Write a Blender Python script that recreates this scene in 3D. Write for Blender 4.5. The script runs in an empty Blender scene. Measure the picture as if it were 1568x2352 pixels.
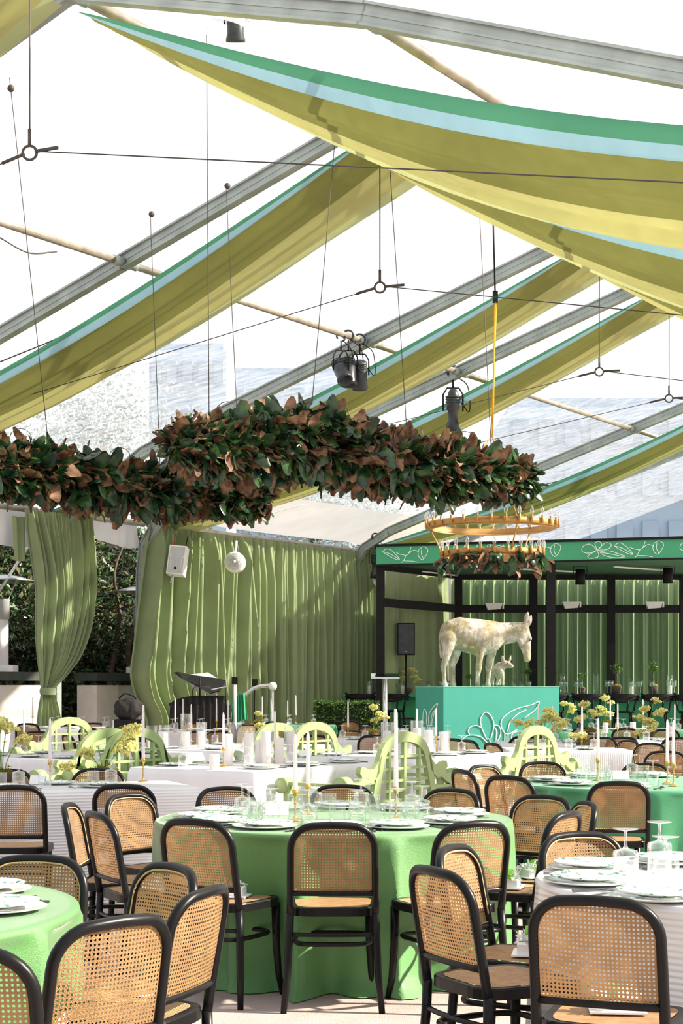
import bpy, math, random
from mathutils import Vector, Matrix, noise
R = math.radians; PI = math.pi; TAU = 2*PI
C = bpy.context.scene.collection
sc = bpy.context.scene

# ---------------------------------------------------------------- camera, world, sun, exposure
EYE = 1.45
cam = bpy.data.cameras.new('camera'); co = bpy.data.objects.new('camera', cam); C.objects.link(co)
cam.sensor_fit = 'VERTICAL'; cam.sensor_height = 36; cam.lens = 3700/2352*36
cam.shift_y = (1575-1176)/2352
cam.clip_end = 1000
co.location = (0, 0, EYE); co.rotation_euler = (R(90), 0, 0)
sc.camera = co
w = bpy.data.worlds.new('world'); sc.world = w; w.use_nodes = True
bg = w.node_tree.nodes['Background']
bg.inputs[0].default_value = (0.955, 0.965, 1.0, 1); bg.inputs[1].default_value = 0.85
sun = bpy.data.lights.new('sun', 'SUN'); sun.energy = 12; sun.angle = R(1.2); sun.color = (1.0, 0.90, 0.74)
so = bpy.data.objects.new('sun', sun); C.objects.link(so)
so.rotation_euler = Vector((0.82, -0.05, 0.50)).to_track_quat('Z', 'Y').to_euler()
sc.view_settings.view_transform = 'Standard'; sc.view_settings.look = 'None'
sc.view_settings.exposure = 0.26; sc.view_settings.gamma = 1; sc.view_settings.use_curve_mapping = False
sc.cycles.max_bounces = 7; sc.cycles.transparent_max_bounces = 24
sc.cycles.diffuse_bounces = 3; sc.cycles.glossy_bounces = 2; sc.cycles.transmission_bounces = 4

# ---------------------------------------------------------------- frames of reference
TH = R(33.7); ST, CT = math.sin(TH), math.cos(TH)
def TW(u, v, z): return Vector((u*ST+v*CT, u*CT-v*ST, z))       # tent frame: u along the ridge, v across
def at(px, py, Y): return Vector(((px-784)/3700*Y, Y, EYE+(1575-py)/3700*Y))
def onz(px, py, z):
    Y = 3700*(EYE-z)/(py-1575); return Vector(((px-784)/3700*Y, Y, z))
def u_at(px, v):
    r = (px-784)/3700; Y = v/(r*CT-ST); return r*Y*ST+Y*CT
def pxof(p): return 784+3700*p[0]/max(p[1], .1), 1575-3700*(p[2]-EYE)/max(p[1], .1)
ZE, ZR, VR, VE, VEE = EYE+3.06, EYE+6.08, -9.78, -19.8, .24
SL = (ZR-ZE)/(VR-VE)
def roofz(v): return ZR-SL*abs(v-VR)
def on_roof(px, py):                                             # where the ray meets the left roof slope
    d = Vector(((px-784)/3700, 1, (1575-py)/3700))
    a = d.x*CT-d.y*ST                                            # v per unit
    Y = (ZE+SL*(-VE)-EYE)/(d.z-SL*a); return Vector((d.x*Y, Y, EYE+d.z*Y))

# ---------------------------------------------------------------- materials
def hexc(h):
    h = h.lstrip('#'); f = lambda c: c/12.92 if c <= .04045 else ((c+.055)/1.055)**2.4
    return tuple(f(int(h[i:i+2], 16)/255) for i in (0, 2, 4))
def mat(name, col, rough=.6, metal=0, var=.12, scale=8, bump=0, bscale=60, trans=0, spec=.5, emit=0, stretch=None, col2=None, sheen=0, coat=0):
    m = bpy.data.materials.new(name); m.use_nodes = True; nt = m.node_tree; N = nt.nodes; L = nt.links
    b = N['Principled BSDF']; c = hexc(col) if isinstance(col, str) else col
    b.inputs['Roughness'].default_value = rough; b.inputs['Metallic'].default_value = metal
    b.inputs['Specular IOR Level'].default_value = spec
    b.inputs['Coat Weight'].default_value = coat
    tc = N.new('ShaderNodeTexCoord'); mp = N.new('ShaderNodeMapping'); L.new(tc.outputs['Object'], mp.inputs[0])
    if stretch: mp.inputs['Scale'].default_value = stretch
    nz = N.new('ShaderNodeTexNoise'); nz.inputs['Scale'].default_value = scale; nz.inputs['Detail'].default_value = 4
    L.new(mp.outputs[0], nz.inputs['Vector'])
    rp = N.new('ShaderNodeValToRGB'); L.new(nz.outputs[0], rp.inputs[0])
    c2 = (hexc(col2) if isinstance(col2, str) else col2) if col2 else tuple(min(1, x*(1+var)) for x in c)
    c1 = c if col2 else tuple(x*(1-var) for x in c)
    rp.color_ramp.elements[0].position = .35; rp.color_ramp.elements[1].position = .65
    rp.color_ramp.elements[0].color = (*c1, 1); rp.color_ramp.elements[1].color = (*c2, 1)
    L.new(rp.outputs[0], b.inputs['Base Color'])
    if emit: b.inputs['Emission Strength'].default_value = emit; b.inputs['Emission Color'].default_value = (*c, 1)
    if bump:
        n2 = N.new('ShaderNodeTexNoise'); n2.inputs['Scale'].default_value = bscale; L.new(mp.outputs[0], n2.inputs['Vector'])
        bp = N.new('ShaderNodeBump'); bp.inputs['Strength'].default_value = bump; bp.inputs['Distance'].default_value = .01
        L.new(n2.outputs[0], bp.inputs['Height']); L.new(bp.outputs[0], b.inputs['Normal'])
    if trans:
        t = N.new('ShaderNodeBsdfTranslucent'); L.new(rp.outputs[0], t.inputs[0])
        mx = N.new('ShaderNodeMixShader'); mx.inputs[0].default_value = trans
        L.new(b.outputs[0], mx.inputs[1]); L.new(t.outputs[0], mx.inputs[2]); L.new(mx.outputs[0], N['Material Output'].inputs[0])
    m['b'] = b.name
    return m
def ridges(m, axis, period, strength=.5, dist=.004, wave='SIN'):
    nt = m.node_tree; N = nt.nodes; L = nt.links; b = N[m['b']]
    tc = N.new('ShaderNodeTexCoord'); sp = N.new('ShaderNodeSeparateXYZ'); L.new(tc.outputs['Object'], sp.inputs[0])
    mu = N.new('ShaderNodeMath'); mu.operation = 'MULTIPLY'; mu.inputs[1].default_value = TAU/period
    L.new(sp.outputs[axis], mu.inputs[0]); sn = N.new('ShaderNodeMath'); sn.operation = 'SINE'; L.new(mu.outputs[0], sn.inputs[0])
    bp = N.new('ShaderNodeBump'); bp.inputs['Strength'].default_value = strength; bp.inputs['Distance'].default_value = dist
    L.new(sn.outputs[0], bp.inputs['Height']); L.new(bp.outputs[0], b.inputs['Normal'])
    return m
def glassm(name, tint=(1, 1, 1), f=.12, haze=0):
    m = bpy.data.materials.new(name); m.use_nodes = True; nt = m.node_tree; N = nt.nodes; L = nt.links
    N.remove(N['Principled BSDF'])
    t = N.new('ShaderNodeBsdfTransparent'); t.inputs[0].default_value = (*tint, 1)
    g = N.new('ShaderNodeBsdfGlossy'); g.inputs[1].default_value = .04; g.inputs[0].default_value = (1, 1, 1, 1)
    lw = N.new('ShaderNodeLayerWeight'); lw.inputs[0].default_value = .35
    mp = N.new('ShaderNodeMapRange'); mp.inputs[3].default_value = f*.6; mp.inputs[4].default_value = f*5
    L.new(lw.outputs['Facing'], mp.inputs[0]); mx = N.new('ShaderNodeMixShader')
    L.new(mp.outputs[0], mx.inputs[0]); L.new(t.outputs[0], mx.inputs[1]); L.new(g.outputs[0], mx.inputs[2])
    L.new(mx.outputs[0], N['Material Output'].inputs[0])
    return m
M = {}
M['wood_black'] = mat('black_lacquered_bentwood', (.006, .006, .007), .34, var=.2, scale=20, spec=.22, stretch=(1, 1, .2))
M['cane'] = mat('natural_cane', '#9f7b54', .5, var=.16, scale=14, bump=.5, bscale=300, trans=.22)
M['cane_seat'] = ridges(mat('woven_cane_seat', '#b48b62', .5, var=.14, scale=22), 1, .0085, .8, .003)
M['beading'] = mat('cane_beading', '#c9a678', .5, var=.08)
def cloth(name, col, rg=None, trans=.12, var=.05, gloss=.42):
    m = mat(name, col, .7, var=var, scale=3, bump=.35 if not rg else 0, bscale=420, trans=trans, spec=.25)
    b_ = m.node_tree.nodes[m['b']]; b_.inputs['Sheen Weight'].default_value = .5; b_.inputs['Sheen Roughness'].default_value = .35
    b_.inputs['Coat Weight'].default_value = .3; b_.inputs['Coat Roughness'].default_value = .3; b_.inputs['Roughness'].default_value = gloss; b_.inputs['Specular IOR Level'].default_value = .5
    if rg: ridges(m, *rg)
    return m
M['cloth_green'] = cloth('apple_green_cloth', '#5f9658')
M['cloth_emerald'] = cloth('emerald_cloth', '#3f9a6c')
M['cloth_white_h'] = cloth('ridged_white_cloth', '#ebebef', (2, .020, .45, .004))
M['cloth_white_v'] = cloth('pleated_white_cloth', '#e9e9ef', (0, .022, .4, .003))
M['cloth_white'] = cloth('plain_white_cloth', '#eceaf0')
M['bench'] = mat('pale_green_paint', '#98ac76', .5, var=.05, scale=5)
M['curtain'] = mat('olive_green_drape', '#8b9a72', .85, var=.07, scale=2, bump=.2, bscale=350, trans=.12, spec=.1)
_b = M['curtain'].node_tree.nodes[M['curtain']['b']]; _b.inputs['Sheen Weight'].default_value = .35; _b.inputs['Sheen Roughness'].default_value = .5
M['bar_curtain'] = mat('sage_drape', '#93ad86', .85, var=.14, scale=1.2, stretch=(3, 3, .3), trans=.15, spec=.1)
M['sw_main'] = mat('olive_swag_voile', '#acab70', .8, var=.12, scale=.6, bump=.2, bscale=300, trans=.30, spec=.1)
M['sw_dark'] = mat('dark_olive_swag', '#7d8048', .85, var=.12, scale=.6, bump=.2, bscale=300, trans=.22, spec=.1)  # darker, less translucent olive strip of the swag
M['sw_hem'] = mat('sheer_olive_hem', '#a6ab7c', .8, var=.06, scale=2, trans=.42, spec=.1)
M['sw_green'] = mat('jade_swag_band', '#4f9173', .7, var=.06, scale=1, trans=.15, spec=.2)
M['sw_blue'] = mat('sky_blue_swag_band', '#93bccc', .7, var=.04, scale=2, trans=.15, spec=.2)
M['alu'] = mat('weathered_aluminium', '#9ba5a2', .45, .3, var=.16, scale=3, bump=.15, bscale=90)
M['pipe'] = mat('dull_steel_pipe', '#a79f93', .4, .5, var=.2, scale=5)
M['steel'] = mat('polished_steel', '#d2d4d6', .18, .9, var=.05)
M['cutlery'] = mat('dark_steel_cutlery', '#75777a', .22, .9, var=.1)
M['wire'] = mat('dark_wire', '#4c4743', .6, .3)
M['wire_light'] = mat('pale_rope', '#d0ccc4', .7)
M['yellow'] = mat('yellow_rope', '#f0b020', .6)
M['red'] = mat('red_shackle', '#a02028', .5)
M['black'] = mat('matt_black', (.008, .008, .009), .6, var=.2, spec=.2)
M['black_cloth'] = mat('black_cloth', (.018, .016, .018), .9, var=.3, bump=.3, bscale=40)
M['fixture'] = mat('charcoal_fixture', '#34383c', .38, .3, var=.2)
M['white_plastic'] = mat('white_plastic', '#eeeceb', .4, var=.03)
M['grille'] = mat('grey_grille', '#b9bcbf', .6, .2, var=.05)
M['brass'] = mat('brass', '#cfaa5a', .25, .85, var=.08)
M['gold_paint'] = mat('antique_gold', '#b88c4e', .5, .15, var=.12, scale=6)
M['wax'] = mat('white_wax', '#f6f0ee', .5, var=.02, trans=.25)
M['wax_cream'] = mat('cream_wax', '#fbf1e2', .5, var=.02, trans=.25)
M['glass'] = glassm('clear_glass', (.975, .985, .985), .16)
M['glass_thin'] = glassm('thin_clear_glass', (.98, .985, .985), .05)
M['bulb'] = glassm('bulb_glass', (.93, .95, .97), .25)
M['teal'] = mat('teal_paint', '#3ea192', .65, var=.04, scale=2, bump=.1, bscale=120)
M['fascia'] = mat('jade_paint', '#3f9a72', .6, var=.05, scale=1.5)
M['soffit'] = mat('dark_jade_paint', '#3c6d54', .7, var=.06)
M['counter'] = mat('green_countertop', '#2f9164', .4, var=.06)
M['line'] = mat('white_line_paint', '#e4f3ec', .6, var=.02)
M['vinyl_white'] = mat('white_vinyl', '#e6e4e6', .4, var=.05, scale=1.5, bump=.4, bscale=3, trans=.4)
M['stucco'] = mat('white_stucco', '#ddd5d0', .85, var=.05, scale=4, bump=.5, bscale=25)
M['cap'] = mat('dark_coping', '#3b423e', .6, var=.1)
M['floor'] = mat('beige_carpet', '#b9a8a2', .95, var=.07, scale=6, bump=.6, bscale=240, spec=.1)
M['paving'] = mat('outdoor_paving', '#9d9690', .9, var=.1, scale=1)
M['stone'] = None
M['bark'] = mat('bark', '#5d4a3e', .9, var=.3, scale=12)
M['pot'] = mat('dark_clay_pot', '#4b3a36', .8, var=.2)
M['moss'] = mat('yellow_moss', '#93801f', .95, var=.4, scale=60, col2='#5a6a20', bump=1, bscale=120)
M['umbel'] = mat('yellow_green_florets', '#f6f3ae', .8, var=.08, scale=50, trans=.5)
M['stem'] = mat('green_stem', '#6f9440', .6, trans=.1)
M['ribbon'] = mat('lime_ribbon', '#7fd01e', .4, trans=.3)
M['paper'] = mat('white_card', '#f1f3f6', .7, var=.02)
M['dark_hole'] = mat('shadowed_interior', (.01, .01, .01), .9)
M['topiary'] = mat('topiary_leaf', '#6c8a4c', .8, var=.3, scale=40)
M['far_wall'] = mat('hazy_far_facade', '#a3b8cc', .7, var=.06, scale=.15)  # facade colour paled: the bright haze is painted into it
M['far_dark'] = mat('hazy_far_window_band', '#8aa0b8', .5, var=.1, scale=.3)  # window tone lightened too, haze put into the colour
M['green_scarf'] = mat('jade_scarf', '#3fa97c', .8, var=.08, trans=.2)

def leafm(name, top, under, rough=.25):
    m = bpy.data.materials.new(name); m.use_nodes = True; nt = m.node_tree; N = nt.nodes; L = nt.links; b = N['Principled BSDF']
    g = N.new('ShaderNodeNewGeometry'); oi = N.new('ShaderNodeObjectInfo')
    tc = N.new('ShaderNodeTexCoord'); nz = N.new('ShaderNodeTexNoise'); nz.inputs['Scale'].default_value = 2.3; L.new(g.outputs['Position'], nz.inputs['Vector'])
    def two(a, bb):
        r = N.new('ShaderNodeValToRGB'); r.color_ramp.elements[0].position = .38; r.color_ramp.elements[1].position = .66
        r.color_ramp.elements[0].color = (*hexc(a), 1); r.color_ramp.elements[1].color = (*hexc(bb), 1); L.new(nz.outputs[0], r.inputs[0]); return r
    nz.inputs['Scale'].default_value = 9
    a = two(*top); c = two(*under)
    mx = N.new('ShaderNodeMix'); mx.data_type = 'RGBA'; L.new(g.outputs['Backfacing'], mx.inputs[0])
    L.new(a.outputs[0], mx.inputs[6]); L.new(c.outputs[0], mx.inputs[7]); L.new(mx.outputs[2], b.inputs['Base Color'])
    ro = N.new('ShaderNodeMapRange'); ro.inputs[3].default_value = rough; ro.inputs[4].default_value = .8
    L.new(g.outputs['Backfacing'], ro.inputs[0]); L.new(ro.outputs[0], b.inputs['Roughness'])
    t = N.new('ShaderNodeBsdfTranslucent'); L.new(mx.outputs[2], t.inputs[0]); ms = N.new('ShaderNodeMixShader'); ms.inputs[0].default_value = .15
    L.new(b.outputs[0], ms.inputs[1]); L.new(t.outputs[0], ms.inputs[2]); L.new(ms.outputs[0], N['Material Output'].inputs[0])
    return m
M['magnolia'] = leafm('magnolia_leaf', ('#0e2a20', '#38582c'), ('#5a4030', '#a47e62'))
M['hedge_leaf'] = leafm('hedge_leaf', ('#1c3a22', '#5a8050'), ('#2a2a1c', '#66603c'), .3)
M['box_leaf'] = leafm('box_leaf', ('#22401a', '#6f9a3c'), ('#22401a', '#5f8a34'), .4)
M['hazy_tree_leaf'] = leafm('hazy_tree_leaf', ('#7d9197', '#a3b4b3'), ('#7d9197', '#a3b4b3'), .6)  # pale grey-blue leaves: distance haze painted into their colour

def stone():
    m = mat('weathered_stone', '#948c7e', .9, col2='#cfc8bc', scale=7, bump=.7, bscale=55)
    N = m.node_tree.nodes; L = m.node_tree.links; b = N[m['b']]
    cur = b.inputs['Base Color'].links[0].from_socket; tc = N.new('ShaderNodeTexCoord')
    for sc_, lo, hi, col, mx_, st in ((1.9, .46, .60, '#8f8550', .8, (1, 1, 1.2)), (22, .50, .70, '#6b6250', .6, (1, 1, .35)), (3.1, .55, .68, '#e6e0d8', .8, (1, 1, 1))):
        mp = N.new('ShaderNodeMapping'); mp.inputs['Scale'].default_value = st; mp.inputs['Location'].default_value = (sc_, 1, 2); L.new(tc.outputs['Object'], mp.inputs[0])
        n = N.new('ShaderNodeTexNoise'); n.inputs['Scale'].default_value = sc_; n.inputs['Detail'].default_value = 10; n.inputs['Roughness'].default_value = .65; L.new(mp.outputs[0], n.inputs['Vector'])
        r = N.new('ShaderNodeMapRange'); r.inputs[1].default_value = lo; r.inputs[2].default_value = hi; r.inputs[4].default_value = mx_; L.new(n.outputs[0], r.inputs[0])
        mx = N.new('ShaderNodeMix'); mx.data_type = 'RGBA'; L.new(r.outputs[0], mx.inputs[0]); L.new(cur, mx.inputs[6]); mx.inputs[7].default_value = (*hexc(col), 1); cur = mx.outputs[2]
    L.new(cur, b.inputs['Base Color']); return m
M['stone'] = stone()
def plate_mat():
    m = mat('painted_porcelain', '#f3f5f4', .15, var=.01, coat=.3)
    N = m.node_tree.nodes; L = m.node_tree.links; b = N[m['b']]
    tc = N.new('ShaderNodeTexCoord'); n = N.new('ShaderNodeTexNoise'); n.inputs['Scale'].default_value = 26; n.inputs['Detail'].default_value = 3; n.inputs['Distortion'].default_value = 1.2
    L.new(tc.outputs['Object'], n.inputs['Vector'])
    r = N.new('ShaderNodeValToRGB'); e = r.color_ramp.elements; e[0].position = .56; e[0].color = (*hexc('#f5f6f5'), 1); e[1].position = .62; e[1].color = (*hexc('#5c9c86'), 1)
    q = e.new(.72); q.color = (*hexc('#2b6a52'), 1); L.new(n.outputs[0], r.inputs[0]); L.new(r.outputs[0], b.inputs['Base Color']); return m
M['plate'] = plate_mat()
M['charger'] = mat('white_charger', '#dfe6e0', .12, var=.03, coat=.4)
def vinyl():
    m = bpy.data.materials.new('clear_roof_vinyl'); m.use_nodes = True; nt = m.node_tree; N = nt.nodes; L = nt.links
    N.remove(N['Principled BSDF'])
    t = N.new('ShaderNodeBsdfTransparent'); tl = N.new('ShaderNodeBsdfTranslucent'); tl.inputs[0].default_value = (.94, .95, .98, 1)
    g = N.new('ShaderNodeBsdfGlossy'); g.inputs[1].default_value = .12
    tc = N.new('ShaderNodeTexCoord'); mp = N.new('ShaderNodeMapping'); mp.inputs['Scale'].default_value = (.7, 5, 5); mp.inputs['Rotation'].default_value = (0, 0, .9)
    L.new(tc.outputs['Object'], mp.inputs[0]); n = N.new('ShaderNodeTexNoise'); n.inputs['Scale'].default_value = 2.2; n.inputs['Detail'].default_value = 10; n.inputs['Roughness'].default_value = .7
    L.new(mp.outputs[0], n.inputs['Vector'])
    r = N.new('ShaderNodeMapRange'); r.inputs[1].default_value = .35; r.inputs[2].default_value = .75; r.inputs[3].default_value = .10; r.inputs[4].default_value = .48
    L.new(n.outputs[0], r.inputs[0])
    m1 = N.new('ShaderNodeMixShader'); L.new(r.outputs[0], m1.inputs[0]); L.new(t.outputs[0], m1.inputs[1]); L.new(tl.outputs[0], m1.inputs[2])
    m2 = N.new('ShaderNodeMixShader'); m2.inputs[0].default_value = .03; L.new(m1.outputs[0], m2.inputs[1]); L.new(g.outputs[0], m2.inputs[2])
    L.new(m2.outputs[0], N['Material Output'].inputs[0]); return m
M['vinyl'] = vinyl()

# ---------------------------------------------------------------- mesh builder
class MB:
    def __init__(s): s.v = []; s.f = []; s.sm = []
    def add(s, vs, fs, smooth=False):
        o = len(s.v); s.v += [tuple(x) for x in vs]; s.f += [tuple(i+o for i in f) for f in fs]; s.sm += [smooth]*len(fs); return s
    def box(s, c, d, rz=0, M4=None):
        x, y, z = d[0]/2, d[1]/2, d[2]/2; cr, sr = math.cos(rz), math.sin(rz)
        P = [(i*x, j*y, k*z) for k in (-1, 1) for j in (-1, 1) for i in (-1, 1)]
        if M4: V = [M4 @ Vector(p) for p in P]
        else: V = [(c[0]+p[0]*cr-p[1]*sr, c[1]+p[0]*sr+p[1]*cr, c[2]+p[2]) for p in P]
        return s.add(V, [(0, 2, 3, 1), (4, 5, 7, 6), (0, 1, 5, 4), (2, 6, 7, 3), (0, 4, 6, 2), (1, 3, 7, 5)])
    def beam(s, a, b, wd, ht, up=(0, 0, 1)):
        a, b = Vector(a), Vector(b); d = (b-a); n = d.normalized(); x = n.cross(Vector(up)).normalized(); y = x.cross(n)
        V = [p+x*i*wd/2+y*j*ht/2 for p in (a, b) for i, j in ((-1, -1), (1, -1), (1, 1), (-1, 1))]
        return s.add(V, [(0, 1, 2, 3), (7, 6, 5, 4), (0, 4, 5, 1), (1, 5, 6, 2), (2, 6, 7, 3), (3, 7, 4, 0)])
    def tube(s, pts, r, n=8, closed=False, cap=True, sq=1):
        pts = [Vector(p) for p in pts]; k = len(pts); rs = r if isinstance(r, (list, tuple)) else [r]*k
        V = []; ref = None
        for i, p in enumerate(pts):
            if closed: t = pts[(i+1) % k]-pts[i-1]
            else: t = pts[min(i+1, k-1)]-pts[max(i-1, 0)]
            t.normalize()
            if ref is None:
                ref = Vector((0, 0, 1)) if abs(t.z) < .9 else Vector((1, 0, 0))
            x = ref-t*ref.dot(t)
            if x.length < 1e-6: x = t.orthogonal()
            x.normalize(); y = t.cross(x); ref = x
            for j in range(n):
                a = TAU*j/n; V.append(p+x*math.cos(a)*rs[i]*sq+y*math.sin(a)*rs[i])
        F = []
        for i in range(k if closed else k-1):
            i2 = (i+1) % k
            for j in range(n): F.append((i*n+j, i*n+(j+1) % n, i2*n+(j+1) % n, i2*n+j))
        if cap and not closed: F += [tuple(range(n-1, -1, -1)), tuple((k-1)*n+j for j in range(n))]
        return s.add(V, F, True)
    def lathe(s, prof, n=24, c=(0, 0, 0), scal=0, ns=12, M4=None):
        V = []
        for (r, z) in prof:
            for j in range(n):
                a = TAU*j/n; rr = r*(1+scal*math.cos(ns*a)*(r/prof[-1][0] if prof[-1][0] else 0)**2) if scal else r
                p = Vector((rr*math.cos(a), rr*math.sin(a), z)); p = M4 @ p if M4 else p
                V.append((p[0]+c[0], p[1]+c[1], p[2]+c[2]))
        F = [(i*n+j, i*n+(j+1) % n, (i+1)*n+(j+1) % n, (i+1)*n+j) for i in range(len(prof)-1) for j in range(n)]
        return s.add(V, F, True)
    def prism(s, poly, y0, y1):                                  # 2D outline in x,z pushed along y
        n = len(poly); V = [(x, y0, z) for x, z in poly]+[(x, y1, z) for x, z in poly]
        return s.add(V, [tuple(range(n)), tuple(range(2*n-1, n-1, -1))]+[(i, n+i, n+(i+1) % n, (i+1) % n) for i in range(n)])
    def band(s, path, wd, y0, y1):                               # strip of width wd along a 2D path in x,z, pushed along y
        L, Rr = [], []
        for i, p in enumerate(path):
            a = path[max(i-1, 0)]; b = path[min(i+1, len(path)-1)]; t = Vector((b[0]-a[0], b[1]-a[1])).normalized()
            w_ = wd[i] if isinstance(wd, list) else wd
            L.append((p[0]-t.y*w_/2, p[1]+t.x*w_/2)); Rr.append((p[0]+t.y*w_/2, p[1]-t.x*w_/2))
        for i in range(len(path)-1):
            q = [L[i], L[i+1], Rr[i+1], Rr[i]]; V = [(x, y0, z) for x, z in q]+[(x, y1, z) for x, z in q]
            F = [(0, 1, 2, 3), (7, 6, 5, 4), (0, 4, 5, 1), (2, 6, 7, 3)]
            if i == 0: F.append((3, 7, 4, 0))
            if i == len(path)-2: F.append((1, 5, 6, 2))
            s.add(V, F)
        return s
    def grid(s, fn, nu, nv, smooth=True, closed=False):
        V = [fn(i/nu, j/nv) for j in range(nv+1) for i in range(nu+(0 if closed else 1))]
        W = nu+(0 if closed else 1)
        F = [(j*W+i, j*W+(i+1) % W, (j+1)*W+(i+1) % W, (j+1)*W+i) for j in range(nv) for i in range(nu)]
        return s.add(V, F, smooth)
    def ball(s, c, r, n=10, m=7, sc3=(1, 1, 1)):
        c = Vector(c)
        def fn(a, b):
            th = a*TAU; ph = b*PI; return c+Vector((r*sc3[0]*math.sin(ph)*math.cos(th), r*sc3[1]*math.sin(ph)*math.sin(th), -r*sc3[2]*math.cos(ph)))
        return s.grid(fn, n, m, closed=True)
    def mesh(s, name, m):
        me = bpy.data.meshes.new(name); me.from_pydata(s.v, [], s.f)
        me.polygons.foreach_set('use_smooth', s.sm); me.materials.append(m); me.update(); return me
    def build(s, name, m, parent=None):
        o = bpy.data.objects.new(name, s.mesh(name, m)); C.objects.link(o)
        if parent: o.parent = parent
        return o
def tag(o, label=None, cat=None, group=None, kind=None):
    if label: o['label'] = label
    if cat: o['category'] = cat
    if group: o['group'] = group
    if kind: o['kind'] = kind
    return o
def empty(name, loc=(0, 0, 0), rz=0, label=None, cat=None, group=None):
    o = bpy.data.objects.new(name, None); C.objects.link(o); o.location = loc; o.rotation_euler = (0, 0, rz); o.empty_display_size = .1
    return tag(o, label, cat, group)
def objm(name, me, parent=None, loc=(0, 0, 0), rot=None, scl=None):
    o = bpy.data.objects.new(name, me); C.objects.link(o); o.parent = parent; o.location = loc
    if rot is not None: o.rotation_euler = rot
    if scl is not None: o.scale = (scl,)*3 if not hasattr(scl, '__len__') else scl
    return o
KIDS = {}
def dup(root, loc, rz=0, scale=1):
    r = root.copy(); C.objects.link(r); r.location = loc; r.rotation_euler = (0, 0, rz); r.scale = (scale,)*3
    if root.name not in KIDS: KIDS[root.name] = [(c, list(c.children)) for c in root.children]
    for ch, sub in KIDS[root.name]:
        c = ch.copy(); C.objects.link(c); c.parent = r
        for g in sub: d = g.copy(); C.objects.link(d); d.parent = c
    return r
used = set()
def place(proto, loc, rz=0, scale=1):                            # the first use moves the prototype itself, then copies
    if proto.name in used: return dup(proto, loc, rz, scale)
    used.add(proto.name); KIDS[proto.name] = [(c, list(c.children)) for c in proto.children]
    proto.location = loc; proto.rotation_euler = (0, 0, rz); proto.scale = (scale,)*3; return proto
AUTO = []                                                        # (object, what, where, category): labels are completed at the end
def auto(o, what, where, cat, group=None):
    AUTO.append((o, what, where)); tag(o, None, cat, group or ('%ss on %s' % (cat, where))); return o
def spline(pts, n=8):
    pts = [Vector(p) for p in pts]; P = [pts[0]*2-pts[1]]+pts+[pts[-1]*2-pts[-2]]; out = []
    for i in range(1, len(P)-2):
        for k in range(n):
            t = k/n; a, b, c, d = P[i-1], P[i], P[i+1], P[i+2]
            out.append(.5*((2*b)+(c-a)*t+(2*a-5*b+4*c-d)*t*t+(3*b-a-3*c+d)*t**3))
    out.append(pts[-1]); return out
def struct(o): o['kind'] = 'structure'; return o

# ================================================================ SETTING
struct(MB().add([(-60, -10, -.02), (80, -10, -.02), (80, 200, -.02), (-60, 200, -.02)], [(0, 1, 2, 3)]).build('ground', M['paving']))
fl = [TW(-6, VE-.1, 0), TW(-6, 8, 0), TW(48, 8, 0), TW(48, VE-.1, 0)]
struct(MB().add([(p.x, p.y, 0) for p in fl]+[(p.x, p.y, -.018) for p in fl], [(3, 2, 1, 0), (0, 1, 5, 4), (1, 2, 6, 5), (2, 3, 7, 6), (3, 0, 4, 7)]).build('floor', M['floor']))

RAF = [10.4, 14.72, 20.1, 22.9, 29.9, 33.0]
def roof_sheet(name, u0, u1, va, vb, m, n=6, sag=.05, dz=.17):
    def fn(a, b):
        u = u0+(u1-u0)*a; v = va+(vb-va)*b; return TW(u, v, roofz(v)+dz-sag*4*a*(1-a))
    o = MB().grid(fn, 8, n).build(name, m); return struct(o)
edges = [5.2]+RAF+[38.0]
for i in range(len(edges)-1):
    u0, u1 = edges[i], edges[i+1]
    roof_sheet('ceiling', u0, u1, VR, -18.2, M['vinyl']); roof_sheet('ceiling', u0, u1, VR, VEE, M['vinyl'])
    roof_sheet('ceiling', u0, u1, -18.2, VE-.05, M['vinyl_white'], 3)
def rafter(u, bend=0, ue=None):
    ue = ue or u
    root = struct(empty('rafter', TW(u, VE, 0)))
    def prof(v):
        z = roofz(v)
        if bend and v > -6.72: z = roofz(-6.72)-.385*(v+6.72)
        return z
    left = [Vector((VE+.05, 0)), Vector((VE+.05, ZE-1.0)), Vector((VE+.12, ZE-.45)), Vector((VE+.45, ZE-.02)), Vector((VE+1.1, roofz(VE+1.1)-.02))]
    vs = [VE+2.5, -13, VR-.05, VR+.05, -6.72, -3.5, VEE]
    pts = [TW(ue, p.x, p.y) for p in left]+[TW(u, v, prof(v)) for v in vs]
    inv = TW(u, VE, 0)
    web = MB(); fl_ = MB(); side = TW(1, 0, 0).normalized()
    for a, b in zip(pts[:-1], pts[1:]):
        a, b = a-inv, b-inv; n = (b-a).normalized(); upv = side.cross(n).normalized()
        if upv.z < 0: upv = -upv
        e = n*.01
        web.beam(a-e, b+e, .06, .15, upv)
        for k in (-1, 1): fl_.beam(a-e+upv*.08*k, b+e+upv*.08*k, .12, .022, upv)
        fl_.beam(a-e, b+e, .075, .02, upv)
    web.build('web', M['alu'], root); fl_.build('flange', M['alu'], root)
    return root
for i, u in enumerate(RAF): rafter(u, bend=(i == 0), ue=20.62 if i == 2 else None)
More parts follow.
